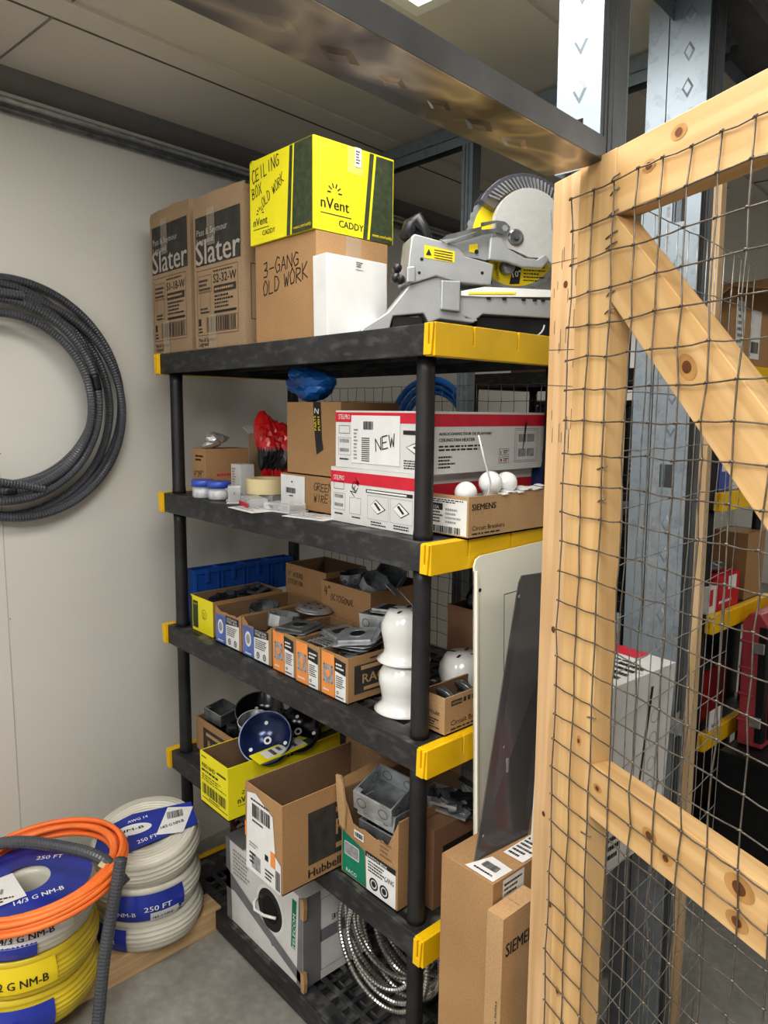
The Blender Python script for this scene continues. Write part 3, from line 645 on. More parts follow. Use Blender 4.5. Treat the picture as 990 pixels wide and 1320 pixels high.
for k, (x, y, z, r, lab) in enumerate(((.008, .200, 1.434, .0262, 'white globe bulb raised highest in the SIEMENS carton'), (.006, .258, 1.431, .025, 'white globe bulb behind the highest one in the SIEMENS carton'), (-.010, .140, 1.414, .025, 'white globe bulb at the near left corner of the SIEMENS carton'))):
    t = thing('globe_bulb', lab, 'light bulb', (x, y, z-.062))
    m = MB(); m.lathe([(0, .062+r)]+[(r*math.sin(a), .062+r*math.cos(a)) for a in [i*.2 for i in range(1, 13)]]+[(.014, .030), (.0135, .022)], BULB, 24); m.build('glass_globe', t)
    m = MB(); m.lathe([(.0135, .022), (.0135, .004), (.006, 0), (0, 0)], STEEL, 16); m.build('screw_base', t)
m = MB(); m.poly(lambda u, v, l: (u, v, 0), [(0, 0), (.05, .0), (.052, .02), (.06, .16), (.03, .17), (.0, .15)], WPL, 1); m.T = Matrix.Identity(4)
m.v = []; m.f = []; m.m = []; m.sm = []
for i in range(9):
    y0 = i*.018; m.box((-.004+.004*math.sin(i), y0, .0+.002*math.sin(i*1.7)), (.026+.003*math.cos(i*2), y0+.018, .0015+.002*math.sin(i*1.7)), WPL)
tag(m.build('torn_white_packet', loc=(.014, .205, Z2+.0925), rot=(R(3), R(6), 0)), 'torn white plastic packet lying on the rim of the SIEMENS carton', 'packet')
m = MB(); m.tube([(.020, .17, Z2+.006), (.028, .165, 1.40),  (.05, .150, 1.44), (.048, .13, 1.49), (.043, .115, 1.54)], [.002, .002, .002, .002, .0018, .0012][:5], WPL, 6); tag(m.build('cable_tie'), 'white cable tie sticking up in front of the NEW carton', 'cable tie')
crumple('navy_plastic_bag', 'shiny navy plastic bag beyond the two white heater cartons', 'bag', (-.055, .497, Z2), .09, NAVYB, 21, n=4, sz=(.9, .35, 1.25))
# blue wrapped item on the tall carton
crumple('blue_plastic_bag', 'crumpled bright blue bag lying on the brown carton under the top tray', 'bag', (-.665, .205, Z2+.291), .068, BLUEH, 17, n=4, sz=(1.35, .8, .50), rough=.5)
# ================================================================== TRAY AT .88
Z3 = .88
BLUEG = mottled('blue_label_art', (.10, .16, .42), .5, .3, 20)
def pr_ybox(m, f, w, h):
    m.poly(f, [(0, 0), (.012, 0), (.012, h*.93), (0, h)], OLIVE); m.rect(f, .016, .01, .05, h*.86, OLIVE); m.txt(f, 'CADDY', .02, h*.75, .008, YELP, 2, width=.026)
    m.disc(f, w*.62, h*.55, .016, INK, 1, r0=.0145); m.lines(f, w*.55, h*.40, w*.7, h*.62, 5, INK, seed=3, fill=.3)
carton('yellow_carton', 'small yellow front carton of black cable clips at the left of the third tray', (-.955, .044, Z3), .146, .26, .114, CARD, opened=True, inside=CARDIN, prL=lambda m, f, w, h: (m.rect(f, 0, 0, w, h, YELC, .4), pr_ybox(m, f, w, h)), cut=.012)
def pr_oct(k):
    def pr(m, f, w, h):
        m.rect(f, .004, .004, w*.42, h*.80, BLUEG); m.disc(f, w*.22, h*.48, h*.2, STICK, 2, sx=.7); m.disc(f, w*.22, h*.48, h*.13, GREYP, 3, sx=.7); m.lines(f, w*.1, h*.06, w*.34, h*.14, 1, WHITE, 2)
        m.rect(f, w*.42, .004, w*.92, h*.82, STICK); m.poly(f, [(w*.42, h*.60), (w*.92, h*.66), (w*.92, h*.84), (w*.42, h*.84)], INK, 2)
        m.txt(f, 'OCTAGON', w*.47, h*.745, .010, WHITE, 3, width=w*.38); m.txt(f, 'STEEL BOX', w*.47, h*.665, .010, WHITE, 3, width=w*.40)
        m.lines(f, w*.46, h*.32, w*.88, h*.58, 5, INK, 2, seed=k)
        for u in (.56, .78): m.disc(f, w*u, h*.17, h*.085, INK, 2, r0=h*.06, sx=.8); m.disc(f, w*u, h*.17, h*.04, GREYP, 2, sx=.8)
    return pr
oct_lab = 'cartons with blue and white printed fronts'
for k, (x, y, w, lab) in enumerate(((-.772, .034, .150, 'blue and white fronted brown carton right of the small yellow one'), (-.612, .032, .150, 'blue and white fronted brown carton beside the first orange one'))):
    carton('fittings_carton', lab, (x, y, Z3), w, .27, .114, CARD, opened=True, prL=pr_oct(k+3), cut=.012+.010*k, group=oct_lab)
def pr_or(k):
    def pr(m, f, w, h):
        m.poly(f, [(.003, .003), (w*.53, .003), (w*.50, h*.97), (.003, h*.97)], ORP); m.poly(f, [(w*.55, .003), (w*.93, .003), (w*.93, h*.86), (w*.53, h*.90)], STICK)
        m.poly(f, [(w*.53, h*.64), (w*.93, h*.60), (w*.93, h*.88), (w*.52, h*.93)], INK, 2); m.lines(f, w*.58, h*.68, w*.9, h*.84, 2, WHITE, 3, seed=k)
        m.rect(f, w*.10, h*.30, w*.46, h*.72, GREYP, 2)
        if k == 1: m.rect(f, w*.22, h*.36, w*.34, h*.66, ORP, 3)
        else: m.disc(f, w*.28, h*.52, h*.09, ORP, 3, sx=.8)
        for u in (.13, .43):
            for v in (.34, .69): m.disc(f, w*u, h*v, h*.018, INK, 3, seg=8)
        m.lines(f, w*.1, h*.10, w*.42, h*.18, 1, STICK, 2, seed=k); m.lines(f, w*.58, h*.28, w*.9, h*.56, 6, INK, 2, seed=k+4)
        m.disc(f, w*.64, h*.18, h*.035, INK, 2, r0=h*.02); m.lines(f, w*.58, h*.06, w*.9, h*.12, 1, INK, 2, seed=k+9)
    return pr
def pr_raco(m, f, d, h):
    m.rect(f, .02, .02, d-.004, h*.80, INKG); m.rect(f, .04, h*.68, d-.01, h*.77, CARDL, 2); m.rect(f, .05, h*.22, d-.02, h*.30, CARDL, 2); m.txt(f, 'RACO', .045, h*.38, .034, CARDL, 2, width=.105)
    m.lines(f, .07, h*.86, d*.8, h*.93, 1, INK)
og = 'narrow cartons with orange and white printed fronts'
for k, (x, y, w, lab) in enumerate(((-.494, .030, .107, 'orange and white fronted carton, leftmost of the three orange ones'), (-.382, .026, .105, 'orange and white fronted carton, middle of the three orange ones'), (-.272, .027, .106, 'orange fronted carton with RACO on its black side panel'))):
    carton('cover_plate_carton', lab, (x, y, Z3), w, .20 if k < 2 else .16, .116, CARD, opened=True, prL=pr_or(k), prR=pr_raco if k == 2 else None, group=og)
# metal fittings
def octbox(name, lab, c, rot, r=.048, h=.035, mat=STEELD, group=None, up=True):
    t = thing(name, lab, 'junction box', c, rot, group); m = MB(); n = 8
    A = [(2*math.pi*(i+.5)/n) for i in range(n)]; ro = [(r*math.cos(a), r*math.sin(a)) for a in A]; ri = [(.95*r*math.cos(a), .95*r*math.sin(a)) for a in A]
    vs = [(x, y, 0) for x, y in ro]+[(x, y, h) for x, y in ro]+[(x, y, h) for x, y in ri]+[(x, y, .003) for x, y in ri]
    fs = [tuple(range(n-1, -1, -1)), tuple(range(3*n, 4*n))]
    for k in range(3): fs += [(k*n+i, k*n+(i+1) % n, (k+1)*n+(i+1) % n, (k+1)*n+i) for i in range(n)]
    m.add(vs, fs, mat)
    m.disc(lambda u, v, l: (u, v, .003+.0004*l), 0, 0, r*.25, STEEL, 1, r0=r*.2)
    for i in range(8):
        a = A[i]+math.pi/8; fn = lambda u, v, l, a=a: ((r*.925+.0006*l)*math.cos(a)-u*math.sin(a), (r*.925+.0006*l)*math.sin(a)+u*math.cos(a), v); m.disc(fn, 0, h*.5, h*.30, STEEL, 1, r0=h*.24, seg=14)
    m.build('box_shell', t)
    m = MB()
    for s in (-1, 1): m.cbox((s*r*.78, 0, h-.002), (.012, .012, .0015), mat)
    m.build('mounting_ear', t); return t
def sqbox(name, lab, c, rot, s=.10, h=.045, mat=STEEL, group=None):
    t = thing(name, lab, 'junction box', c, rot, group); m = MB(); q = s/2; w = .0018
    m.box((-q, -q, 0), (q, q, w), mat)
    m.box((-q, -q, w), (q, -q+w, h), mat); m.box((-q, q-w, w), (q, q, h), mat); m.box((-q, -q+w, w), (-q+w, q-w, h), mat); m.box((q-w, -q+w, w), (q, q-w, h), mat)
    for i in range(4):
        a = i*math.pi/2; ca, sa = math.cos(a), math.sin(a)
        for u0 in (-.28*s, .28*s):
            for e in (1, -1):
                rr = q+.0005 if e > 0 else q-w-.0005; fn = lambda u, v, l: (rr*ca-u*sa, rr*sa+u*ca, v)
                m.disc(fn, u0, h*.5, h*.28, STEELD, 1, r0=h*.22, seg=14)
    for u0, v0 in ((-.2*s, -.2*s), (.2*s, -.2*s), (-.2*s, .2*s), (.2*s, .2*s), (0, 0)): m.disc(lambda u, v, l: (u, v, w+.0005), u0, v0, s*.12, STEELD, 1, r0=s*.1, seg=16)
    for a in ((-q, -q, q, -q+.004), (-q, q-.004, q, q), (-q, -q+.004, -q+.004, q-.004), (q-.004, -q+.004, q, q-.004)): m.box((a[0], a[1], h), (a[2], a[3], h+.0012), STEEL)
    m.rect(lambda u, v, l: (u, v, w+.0003), -q+w, -q+w, q-w, q-w, STEELD)  # floor drawn darker, standing in for shade inside the open box
    m.build('box_shell', t, bev=.0006)
    m = MB()
    for a in ((1, 1), (-1, -1)): m.cbox((a[0]*(q-.010), a[1]*(q-.010), h-.001), (.016, .016, .0015), mat)
    m.build('mounting_ear', t); return t
def mudring(name, lab, c, rot, mat=STEEL, s=.098, rnd_=True, group=None):
    t = thing(name, lab, 'cover plate', c, rot, group); m = MB(); q = s/2; k = .012
    m.prism([(-q+k, -q), (q-k, -q), (q, -q+k), (q, q-k), (q-k, q), (-q+k, q), (-q, q-k), (-q, -q+k)], 0, .003, mat, 'Z')
    m.prism([(-q*.78, -q*.78), (q*.78, -q*.78), (q*.78, q*.78), (-q*.78, q*.78)], .003, .010, mat, 'Z')
    m.build('plate', t, bev=.002)
    m = MB()
    if rnd_: m.disc(lambda u, v, l: (u, v, .0106), 0, 0, s*.18, BLK, seg=24); m.lathe([(s*.18, .010), (s*.19, .0125), (s*.21, .010)], mat, 24)
    else: m.rect(lambda u, v, l: (u, v, .0106), -.014, -.026, .014, .026, BLK); 
    m.build('raised_ring', t); return t
def roundcover(name, lab, c, rot, r=.05, mat=STEEL, group=None):
    t = thing(name, lab, 'cover plate', c, rot, group); m = MB(); m.lathe([(0, .012), (r*.8, .012), (r*.86, .009), (r*.9, .004), (r, .004), (r, 0), (0, 0)], mat, 32)
    for i in range(6): m.disc(lambda u, v, l: (u, v, .0126), r*.5*math.cos(i*1.05), r*.5*math.sin(i*1.05), r*.1, BLK, seg=10)
    m.build('cover_disc', t); return t
def scrap(name, lab, x, y, z, n, mats, seed, sz=(.05, .012, .006), cat='fittings'):
    rnd = random.Random(seed); m = MB()
    for i in range(n):
        s = max(sz); L = sz[0]*rnd.uniform(.6, 1.1); p = [rnd.uniform(a[0]+sz[0]*.55, max(a[1]-sz[0]*.55, a[0]+sz[0]*.56)) if j < 2 else rnd.uniform(*a) for j, a in enumerate((x, y, z))]
        rot = Matrix.Rotation(rnd.uniform(0, 3.14), 3, 'Z') @ Matrix.Rotation(rnd.uniform(-.35, .35), 3, 'Y')
        m.cbox(p, (L, sz[1]*rnd.uniform(.7, 1.3), sz[2]*rnd.uniform(.6, 1.4)), rnd.choice(mats), rot)
    return tag(m.build(name), lab, cat, kind='stuff')
scrap('cable_clips', 'black cable clips filling the small yellow carton', (-1.097, -.96), (.055, .30), (Z3+.01, Z3+.116), 170, [BLK, BLK, STEELD], 1, (.05, .02, .008))
scrap('metal_fittings', 'loose dark fittings in the first blue and white carton', (-.915, -.78), (.05, .30), (Z3+.01, Z3+.07), 90, [STEELD, BLK], 2)
scrap('metal_fittings', 'loose dark fittings in the second blue and white carton', (-.755, -.62), (.05, .30), (Z3+.01, Z3+.085), 100, [STEELD, BLK, STEEL], 3)
for k, (x0, x1) in enumerate(((-.6, -.5), (-.485, -.39), (-.375, -.28))):
    scrap('metal_plates', ['stacked steel plates filling the leftmost orange carton', 'stacked steel plates filling the middle orange carton', 'stacked steel plates filling the carton marked RACO'][k], (x0, x1), (.04, .21 if k < 2 else .18), (Z3+.01, Z3+.108), 80, [STEEL, STEELD], 5+k, (.06, .03, .003))
bg = 'octagonal boxes lying in the cartons'
octbox('octagonal_box', 'dark octagonal junction box in the first blue and white carton', (-.84, .16, Z3+.076), (R(10), R(8), 0))
octbox('octagonal_box', 'octagonal junction box near the front of the second blue and white carton', (-.685, .12, Z3+.088), (R(-8), R(4), .3), mat=STEEL)
roundcover('round_cover', 'round steel cover with holes at the back of the second blue and white carton', (-.66, .215, Z3+.122), (R(-4), R(4), 0), .056)
mudring('raised_cover_plate', 'grey raised plate with a round hole on the leftmost orange carton', (-.550, .085, Z3+.1175), (R(2), R(-2), .25), STEELD, .108)
mudring('raised_cover_plate', 'slotted steel plate on the middle orange carton', (-.435, .14, Z3+.1175), (R(3), R(2), -.2), STEEL, .098, False)
for i in range(3):
    mudring('raised_cover_plate', ['bottom plate of the small stack on the RACO carton', 'middle plate of the small stack on the RACO carton', 'tilted shiny top plate of the small stack on the RACO carton'][i], (-.345+.010*i, .115-.006*i, Z3+.1175+.0125*i), (R(3*i), R(-3*i), .35+.15*i), STEEL, .108, i != 1, 'plates stacked on the RACO carton')
m = MB()
for i in range(10): m.box((-.405, .05+i*.013, .0), (-.335, .055+i*.013, .002), STEEL)
for x in (-.405, -.338): m.box((x, .045, -.002), (x+.004, .18, 0), STEEL)
tag(m.build('steel_grille', loc=(-.04, -.012, Z3+.1185)), 'small barred steel grille at the front of the middle orange carton', 'grille')
# brown cartons behind
carton('brown_carton', 'brown carton handwritten 4" ROUND behind the orange fronted ones', (-.735, .318, Z3), .22, .165, .205, CARD, opened=True, prL=lambda m, f, w, h: (m.hand(f, '4" ROUND', .014, h*.80, .017, asp=.5), m.hand(f, 'EXTENSION', .014, h*.68, .015, asp=.45)))
carton('brown_carton', 'brown carton handwritten OCTOGONAL heaped with metal boxes', (-.455, .258, Z3), .225, .225, .205, CARD, opened=True, prL=lambda m, f, w, h: (m.hand(f, '4"', .014, h*.78, .03, asp=.4), m.hand(f, 'OCTOGONAL', .045, h*.74, .019, asp=.5)))
scrap('metal_fittings', 'loose metal fittings filling the OCTOGONAL carton', (-.665, -.47), (.275, .47), (Z3+.02, Z3+.175), 130, [STEELD, STEEL, BLK], 12, (.07, .03, .01))
octbox('octagonal_box', 'octagonal junction box sitting on top of the OCTOGONAL carton heap', (-.605, .325, Z3+.197), (R(6), R(-5), .2), r=.045, h=.036)
sqbox('square_metal_box', 'square metal box tipped at the back of the OCTOGONAL carton', (-.53, .39, Z3+.203), (R(30), R(20), .5), .085, .035)
octbox('octagonal_box', 'octagonal junction box tipped over the right rim of the OCTOGONAL carton', (-.505, .31, Z3+.200), (R(-6), R(32), -.3), r=.042, h=.036, mat=STEEL)
sqbox('square_metal_box', 'shallow square metal box with ears right of the stacked plates', (-.35, .222, Z3+.1385), (R(2), R(-3), .2), .10, .045)
mudring('raised_cover_plate', 'steel plate lying on the shallow square metal box', (-.345, .222, Z3+.187), (0, R(-3), .3), STEEL, .08, False)
m = MB(); m.box((-.42, .192, 0), (-.28, .252, .1345), CARD); tag(m.build('closed_brown_carton', loc=(0, 0, Z3)), 'closed brown carton under the shallow square metal box', 'box')
m = MB(); m.tube([(-.30, .30, Z3+.118), (-.315, .29, Z3+.19), (-.36, .27, Z3+.235)], .0018, STEEL, 6); m.cbox((-.372, .265, Z3+.232), (.045, .02, .0015), STEEL, Matrix.Rotation(.5, 3, 'Y')); tag(m.build('steel_hanger_clip'), 'thin steel hanger clip rising in front of the OCTOGONAL carton', 'clip')
# blue bins against the wall side
m0 = None
for k in range(4):
    b = thing('blue_bin', ['blue parts bin nearest the front left post of the third tray', 'second blue parts bin from the front left post', 'third blue parts bin from the front left post', 'blue parts bin nearest the back left post of the third tray'][k], 'bin', (-1.108, .062+k*.098, Z3), 90, 'row of blue plastic bins')
    m = MB(); w, d, h = .096, .055, .185
    m.box((0, 0, 0), (w, .004, h), BLUEB); m.box((0, d-.004, 0), (w, d, h), BLUEB); m.box((0, .004, 0), (.004, d-.004, h), BLUEB); m.box((w-.004, .004, 0), (w, d-.004, h), BLUEB); m.box((0, .004, 0), (w, d-.004, .004), BLUEB)
    m.box((-.001, -.005, h-.014), (w+.001, 0, h+.002), BLUEB); m.box((.004, -.003, .02), (.010, 0, h-.014), BLUEB); m.box((w-.010, -.003, .02), (w-.004, 0, h-.014), BLUEB); m.box((w*.42, -.008, h-.045), (w*.42+.012, 0, h), BLUEB)
    m.build('bin_body', b, bev=.001); m = MB(); m.box((.02, -.004, .05), (w-.02, -.001, .08), STICK); m.build('label_holder', b)
# white bell fixtures
def bell(lab, c, flip=0):
    t = thing('white_fixture_housing', lab, 'light fixture', c, (R(180) if flip else 0, 0, .4), 'stacked white plastic bell housings')
    m = MB(); m.lathe([(.066, 0), (.070, .003), (.060, .009), (.053, .018), (.051, .030), (.055, .052), (.060, .074), (.058, .092), (.050, .106), (.046, .114), (.040, .120), (.0, .121)], WPL, 40)
    for a in (0, 1.6, 3.1, 4.7): m.cbox((.030*math.cos(a), .030*math.sin(a), .1205), (.02, .006, .002), BLK, Matrix.Rotation(a, 3, 'Z'))
    m.build('bell_body', t); return t
bell('lower white bell-shaped plastic fixture standing on the third tray', (-.17, .115, Z3))
t = bell('upper white bell-shaped plastic fixture stacked on the lower one', (-.17, .115, Z3+.122)); t.scale = (.92, .92, 1.02)
bell('white bell-shaped plastic fixture half hidden behind the right post', (-.115, .265, Z3))
carton('big_brown_carton', 'large dark brown carton behind the right post on the third tray', (-.043, .345, Z3), .20, .15, .205, CARDD, opened=True)
crumple('black_power_tool', 'glossy black tool case heaped in the large dark brown carton', 'tool', (-.14, .42, Z3+.14), .055, BLKS, 31, n=4, sz=(1.2, .9, 1.3), rough=.3)
m = MB(); m.tube([(-.09, .40, Z3+.16), (-.06, .42, Z3+.29)], .003, WPL, 6); tag(m.build('white_plastic_rod'), 'white plastic rod standing in the large dark brown carton', 'rod')
def pr_cb3(m, f, d, h): m.rect(f, .02, h*.74, .055, h*.88, INKG); m.txt(f, 'SIEMENS', .022, h*.78, .008, CARDL, 2, width=.03); [m.rect(f, .06+i*.014, h*.76, .069+i*.014, h*.88, INKG) for i in range(6)]; m.txt(f, 'Circuit Breakers', .02, h*.22, .017, INK, width=.125, bold=False); m.lines(f, .02, h*.08, .16, h*.16, 1, INK)
carton('breaker_carton', 'open brown carton printed Circuit Breakers behind the right post on the third tray', (.004, .074, Z3+.0015), .075, .235, .087, CARDL, opened=True, prR=pr_cb3, prL=lambda m, f, w, h: (m.txt(f, 'Circuit', .01, h*.5, .014, INK, width=.05), m.lines(f, .01, .01, .06, .035, 4, INK)))
for k in range(3):
    o = roundcover('round_cover', ['nearest dark round cover in the Circuit Breakers carton', 'middle dark round cover in the Circuit Breakers carton', 'farthest dark round cover in the Circuit Breakers carton'][k], (-.035, .12+k*.065, Z3+.065), (R(-55), R(10), 0), .032, STEELD, 'covers in the Circuit Breakers carton')
scrap('breaker_parts', 'dark parts filling the Circuit Breakers carton', (-.065, 0), (.085, .30), (Z3+.01, Z3+.06), 60, [BLK, STEELD], 33, (.04, .02, .01))

# ================================================================== TRAY AT .44
Z4 = .44
def pr_r4(m, f, w, h): m.rect(f, .05, .015, w*.8, h*.80, INKG); m.rect(f, .07, h*.60, w*.78, h*.70, CARDL, 2); m.rect(f, .07, h*.12, w*.78, h*.2, CARDL, 2); m.txt(f, 'RACO', .08, h*.28, .035, CARDL, 2, width=.11)
carton('brown_carton', 'brown carton with a black RACO panel at the left end of the fourth tray', (-.868, .072, Z4), .27, .26, .118, CARD, opened=True, prL=pr_r4)
scrap('metal_fittings', 'dark metal scraps filling the RACO carton on the fourth tray', (-1.13, -.88), (.085, .32), (Z4+.01, Z4+.11), 160, [STEELD, BLK, BLKS], 41, (.07, .03, .012))
sqbox('square_metal_box', 'dark square metal box at the left end of the RACO carton heap', (-1.065, .13, Z4+.118), (R(5), R(8), .2), .085, .04, STEELD)
octbox('octagonal_box', 'dark octagonal box behind the square one in the RACO carton heap', (-1.02, .235, Z4+.122), (R(8), R(-6), .2), r=.045, mat=STEELD)
def tin(lab, c, rot, r, h, mat, rim):
    t = thing('round_pan_box', lab, 'round pan', c, rot); m = MB()
    m.lathe([(0, 0), (r*.95, 0), (r, .004), (r, h), (r*.97, h), (r*.95, .006), (0, .005)], mat, 48); m.build('pan_shell', t)
    m = MB(); m.lathe([(r*.97, h), (r*1.015, h+.001), (r*1.015, h-.004), (r, h-.004)], rim, 48); m.build('rim', t)
    m = MB(); m.disc(lambda u, v, l: (u, v, .0066), 0, 0, .012, STICK, r0=.006, seg=16)
    for a in (.6, 2.5, 4.4, 5.7): m.disc(lambda u, v, l: (u, v, .0066), r*.7*math.cos(a), r*.7*math.sin(a), .006, STICK, seg=10)
    m.build('screw_hole', t); return t
vdir = math.atan2(1.05+.07, -1.04-.7)
tin('round black open pan with white scuffs leaning in the RACO carton heap', (-.925, .19, Z4+.135), (R(18), R(14), .3), .078, .055, BLKS, STEELD)
tin('smaller white-scuffed round pan between the black and the navy pans', (-.845, .125, Z4+.135), (R(14), R(4), .1), .048, .06, mottled('scuffed_white_tin', (.30, .30, .31), .25, .8, 14, metal=.4), STICK)
tin('round navy blue open pan tilted toward the front on the yellow carton', (-.715, .085, Z4+.172), (R(40), R(26), .2), .078, .04, BLUT, mottled('scuffed_blue_rim', (.20, .25, .38), .3, .5, 30))
tin('round black pan tucked behind the navy blue pan', (-.70, .185, Z4+.175), (R(34), R(20), .1), .072, .03, BLKS, BLK)
def pr_y4(m, f, w, h):
    m.lines(f, .01, h*.9, .04, h*.94, 1, INK); m.txt(f, 'RBS16HD', .012, h*.72, .018, INK, width=w*.48); m.lines(f, w*.62, h*.74, w*.95, h*.82, 1, INK); m.lines(f, .01, h*.62, w*.95, h*.70, 1, INK, seed=2)
    m.lines(f, .01, h*.46, w*.95, h*.60, 3, INK, seed=5, fill=.35); m.barcode(f, .012, h*.20, w*.92, h*.40, seed=3); m.rect(f, .01, h*.11, w*.97, h*.125, INK); m.lines(f, .05, h*.14, w*.7, h*.18, 1, INK)
def pr_y4r(m, f, d, h): nvent(m, f, .03, h*.28, .025); m.lines(f, .16, h*.8, .3, h*.88, 1, INK)
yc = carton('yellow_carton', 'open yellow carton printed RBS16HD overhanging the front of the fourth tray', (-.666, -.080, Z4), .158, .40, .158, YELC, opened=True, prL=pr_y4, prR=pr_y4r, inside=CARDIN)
scrap('black_brackets', 'black perforated brackets lying in the yellow RBS16HD carton', (-.818, -.672), (-.06, .29), (Z4+.005, Z4+.09), 70, [BLK, STEELD], 51, (.09, .03, .004))
m = MB(); m.box((-.055, -.0, 0), (0, .32, .003), YELC); m.rect(lambda u, v, l: (u, v, .0034), -.048, .03, -.008, .17, STICK); m.lines(lambda u, v, l: (u, v, .0038), -.045, .05, -.012, .15, 4, INK); m.box((-.03, .17, .003), (-.0, .32, .0034), OLIVE)
tag(m.build('cardboard_strip', loc=(-.625, .0, Z4+.160), rot=(R(1), R(5), R(2))), 'loose yellow and black printed cardboard strip on the yellow RBS16HD carton', 'cardboard')
def pr_hubL(m, f, w, h): pass
def pr_hubR(m, f, d, h):
    m.rect(f, .075, h*.20, .15, h*.80, INKG); m.rect(f, .15, h*.20, .30, h*.80, INKG); m.txt(f, 'RACO', .16, h*.42, .06, CARD, 2, width=.13); m.rect(f, .16, h*.68, .3, h*.74, CARD, 2); m.rect(f, .16, h*.26, .3, h*.32, CARD, 2)
    m.txt(f, 'Hubbell Inc', .075, h*.055, .032, INK, width=.15)
o = carton('hubbell_carton', 'large empty open brown carton printed Hubbell hanging over the front of the fourth tray', (-.302, -.146, Z4), .163, .345, .228, CARD, opened=True, prR=pr_hubR, inside=CARDIN)
def dr_ship(m, f):
    m.barcode(f, .035, .15, .115, .185, seed=12); m.lines(f, .03, .19, .11, .20, 1, INK); m.lines(f, .035, .135, .085, .145, 1, INK); m.lines(f, .02, .065, .06, .08, 2, GREYP)
    m.rect(f, .0, .085, .008, .125, ORP); m.lines(f, .02, .02, .05, .055, 3, INK); m.rect(f, .03, .012, .07, .05, GREYP, 1); m.rect(f, .09, .06, .105, .075, INK)
    m.rect(f, .115, .055, .135, .095, ORP); m.barcode(f, .135, .005, .155, .055, seed=3); m.lines(f, .09, .01, .13, .04, 3, INK)
sticker(o, FL_(.163), 0, 0, 0, 0, dr_ship, pts=[(.002, .0), (.158, .0), (.158, .075), (.135, .088), (.125, .185), (.05, .215), (.012, .205)])
def pr_sw(m, f, w, h):
    m.poly(f, [(.004, .006), (w*.46, .006), (w*.43, h*.44), (.004, h*.52)], GRNP); m.rect(f, .014, h*.26, w*.34, h*.42, GREYP, 2); m.frame(f, .014, h*.26, w*.34, h*.42, .002, STICK, 3); m.txt(f, 'RACO', .02, h*.06, .014, STICK, 2, width=.04)
    m.poly(f, [(w*.47, .004), (w*.97, .004), (w*.97, h*.44), (w*.45, h*.44)], STICK); m.rect(f, w*.45, h*.40, w*.97, h*.46, INK, 2); m.txt(f, 'SWITCH BOX', w*.48, h*.41, .009, WHITE, 3, width=w*.35)
    m.lines(f, w*.5, h*.24, w*.8, h*.38, 4, INK, 2, seed=4); m.hand(f, 'GANG', w*.78, h*.26, .013, lv=2, asp=.5)
    for u in (.6, .78): m.disc(f, w*u, h*.13, h*.07, INK, 2, r0=h*.05); m.disc(f, w*u, h*.13, h*.035, INK, 2)
    m.lines(f, w*.7, h*.5, w*.9, h*.7, 4, CARDD, 1)
o = carton('switch_box_carton', 'torn open brown carton with green and white print holding metal boxes beside the right post', (-.080, .020, Z4+.0005), .205, .27, .222, CARD, opened=True, prL=pr_sw, prR=lambda m, f, d, h: m.txt(f, 'RACO', .1, h*.4, .03, CARDD), cut=.075, flaps=(('L', .03, 25),))
sticker(o, FL_(.205), .05, .118, .085, .138, lambda m, f: m.barcode(f, .054, .122, .082, .134, seed=5), 'barcode_label')
m = MB(); m.poly(lambda u, v, l: (u, -.02-.002*l, v), [(0, 0), (.012, .004), (.02, .05), (.014, .10), (.004, .13), (-.012, .128), (-.01, .07)], CARDL, 1); q = MB()
q.prism([(-.015, .0), (.004, -.005), (.008, .05), (-.002, .10), (-.012, .128), (-.03, .125), (-.025, .06)], -.006, 0, CARDL); q.build('torn_flap', o, loc=(-.190, -.002, .13))
mg = 'galvanised square boxes in the torn carton'
m = MB(); m.box((-.275, .035, Z4+.006), (-.09, .27, Z4+.11), CARDIN); tag(m.build('inner_carton_sleeve'), 'inner cardboard sleeve inside the torn carton with green print', 'cardboard')
sqbox('square_metal_box', 'shiny galvanised square box on top of the torn green-print carton', (-.195, .085, Z4+.200), (R(14), R(8), R(14)), .112, .052)
sqbox('square_metal_box', 'square metal box beneath the top one in the torn green-print carton', (-.19, .095, Z4+.165), (R(-4), R(5), R(8)), .115, .04)
sqbox('square_metal_box', 'lowest square metal box of the pile in the torn green-print carton', (-.185, .10, Z4+.115), (0, 0, R(4)), .118, .04, STEELD)
sqbox('square_metal_box', 'square metal box tucked behind the right post in the torn carton', (-.125, .20, Z4+.17), (R(0), R(-3), R(10)), .07, .045)
carton('brown_carton', 'brown carton with a dark RACO panel behind the right post on the fourth tray', (-.03, .085, Z4+.0005), .045, .40, .20, CARDD, opened=False, prR=lambda m, f, d, h: (m.rect(f, .03, .02, d-.02, h*.75, INK), m.txt(f, 'RACO', .1, h*.4, .05, CARDD, 2)))
scrap('metal_fittings', 'dark metal brackets heaped behind the right post on the fourth tray', (-.11, -.0), (.10, .50), (Z4+.203, Z4+.235), 70, [STEELD, BLK, STEEL], 61, (.08, .03, .006))
carton('brown_carton', 'brown carton behind the empty Hubbell one on the fourth tray', (-.30, .33, Z4), .35, .15, .19, CARD, opened=True)
scrap('metal_fittings', 'dark fittings heaped in the carton behind the empty Hubbell one', (-.64, -.31), (.34, .47), (Z4+.02, Z4+.20), 110, [STEELD, BLK], 66, (.07, .03, .01))

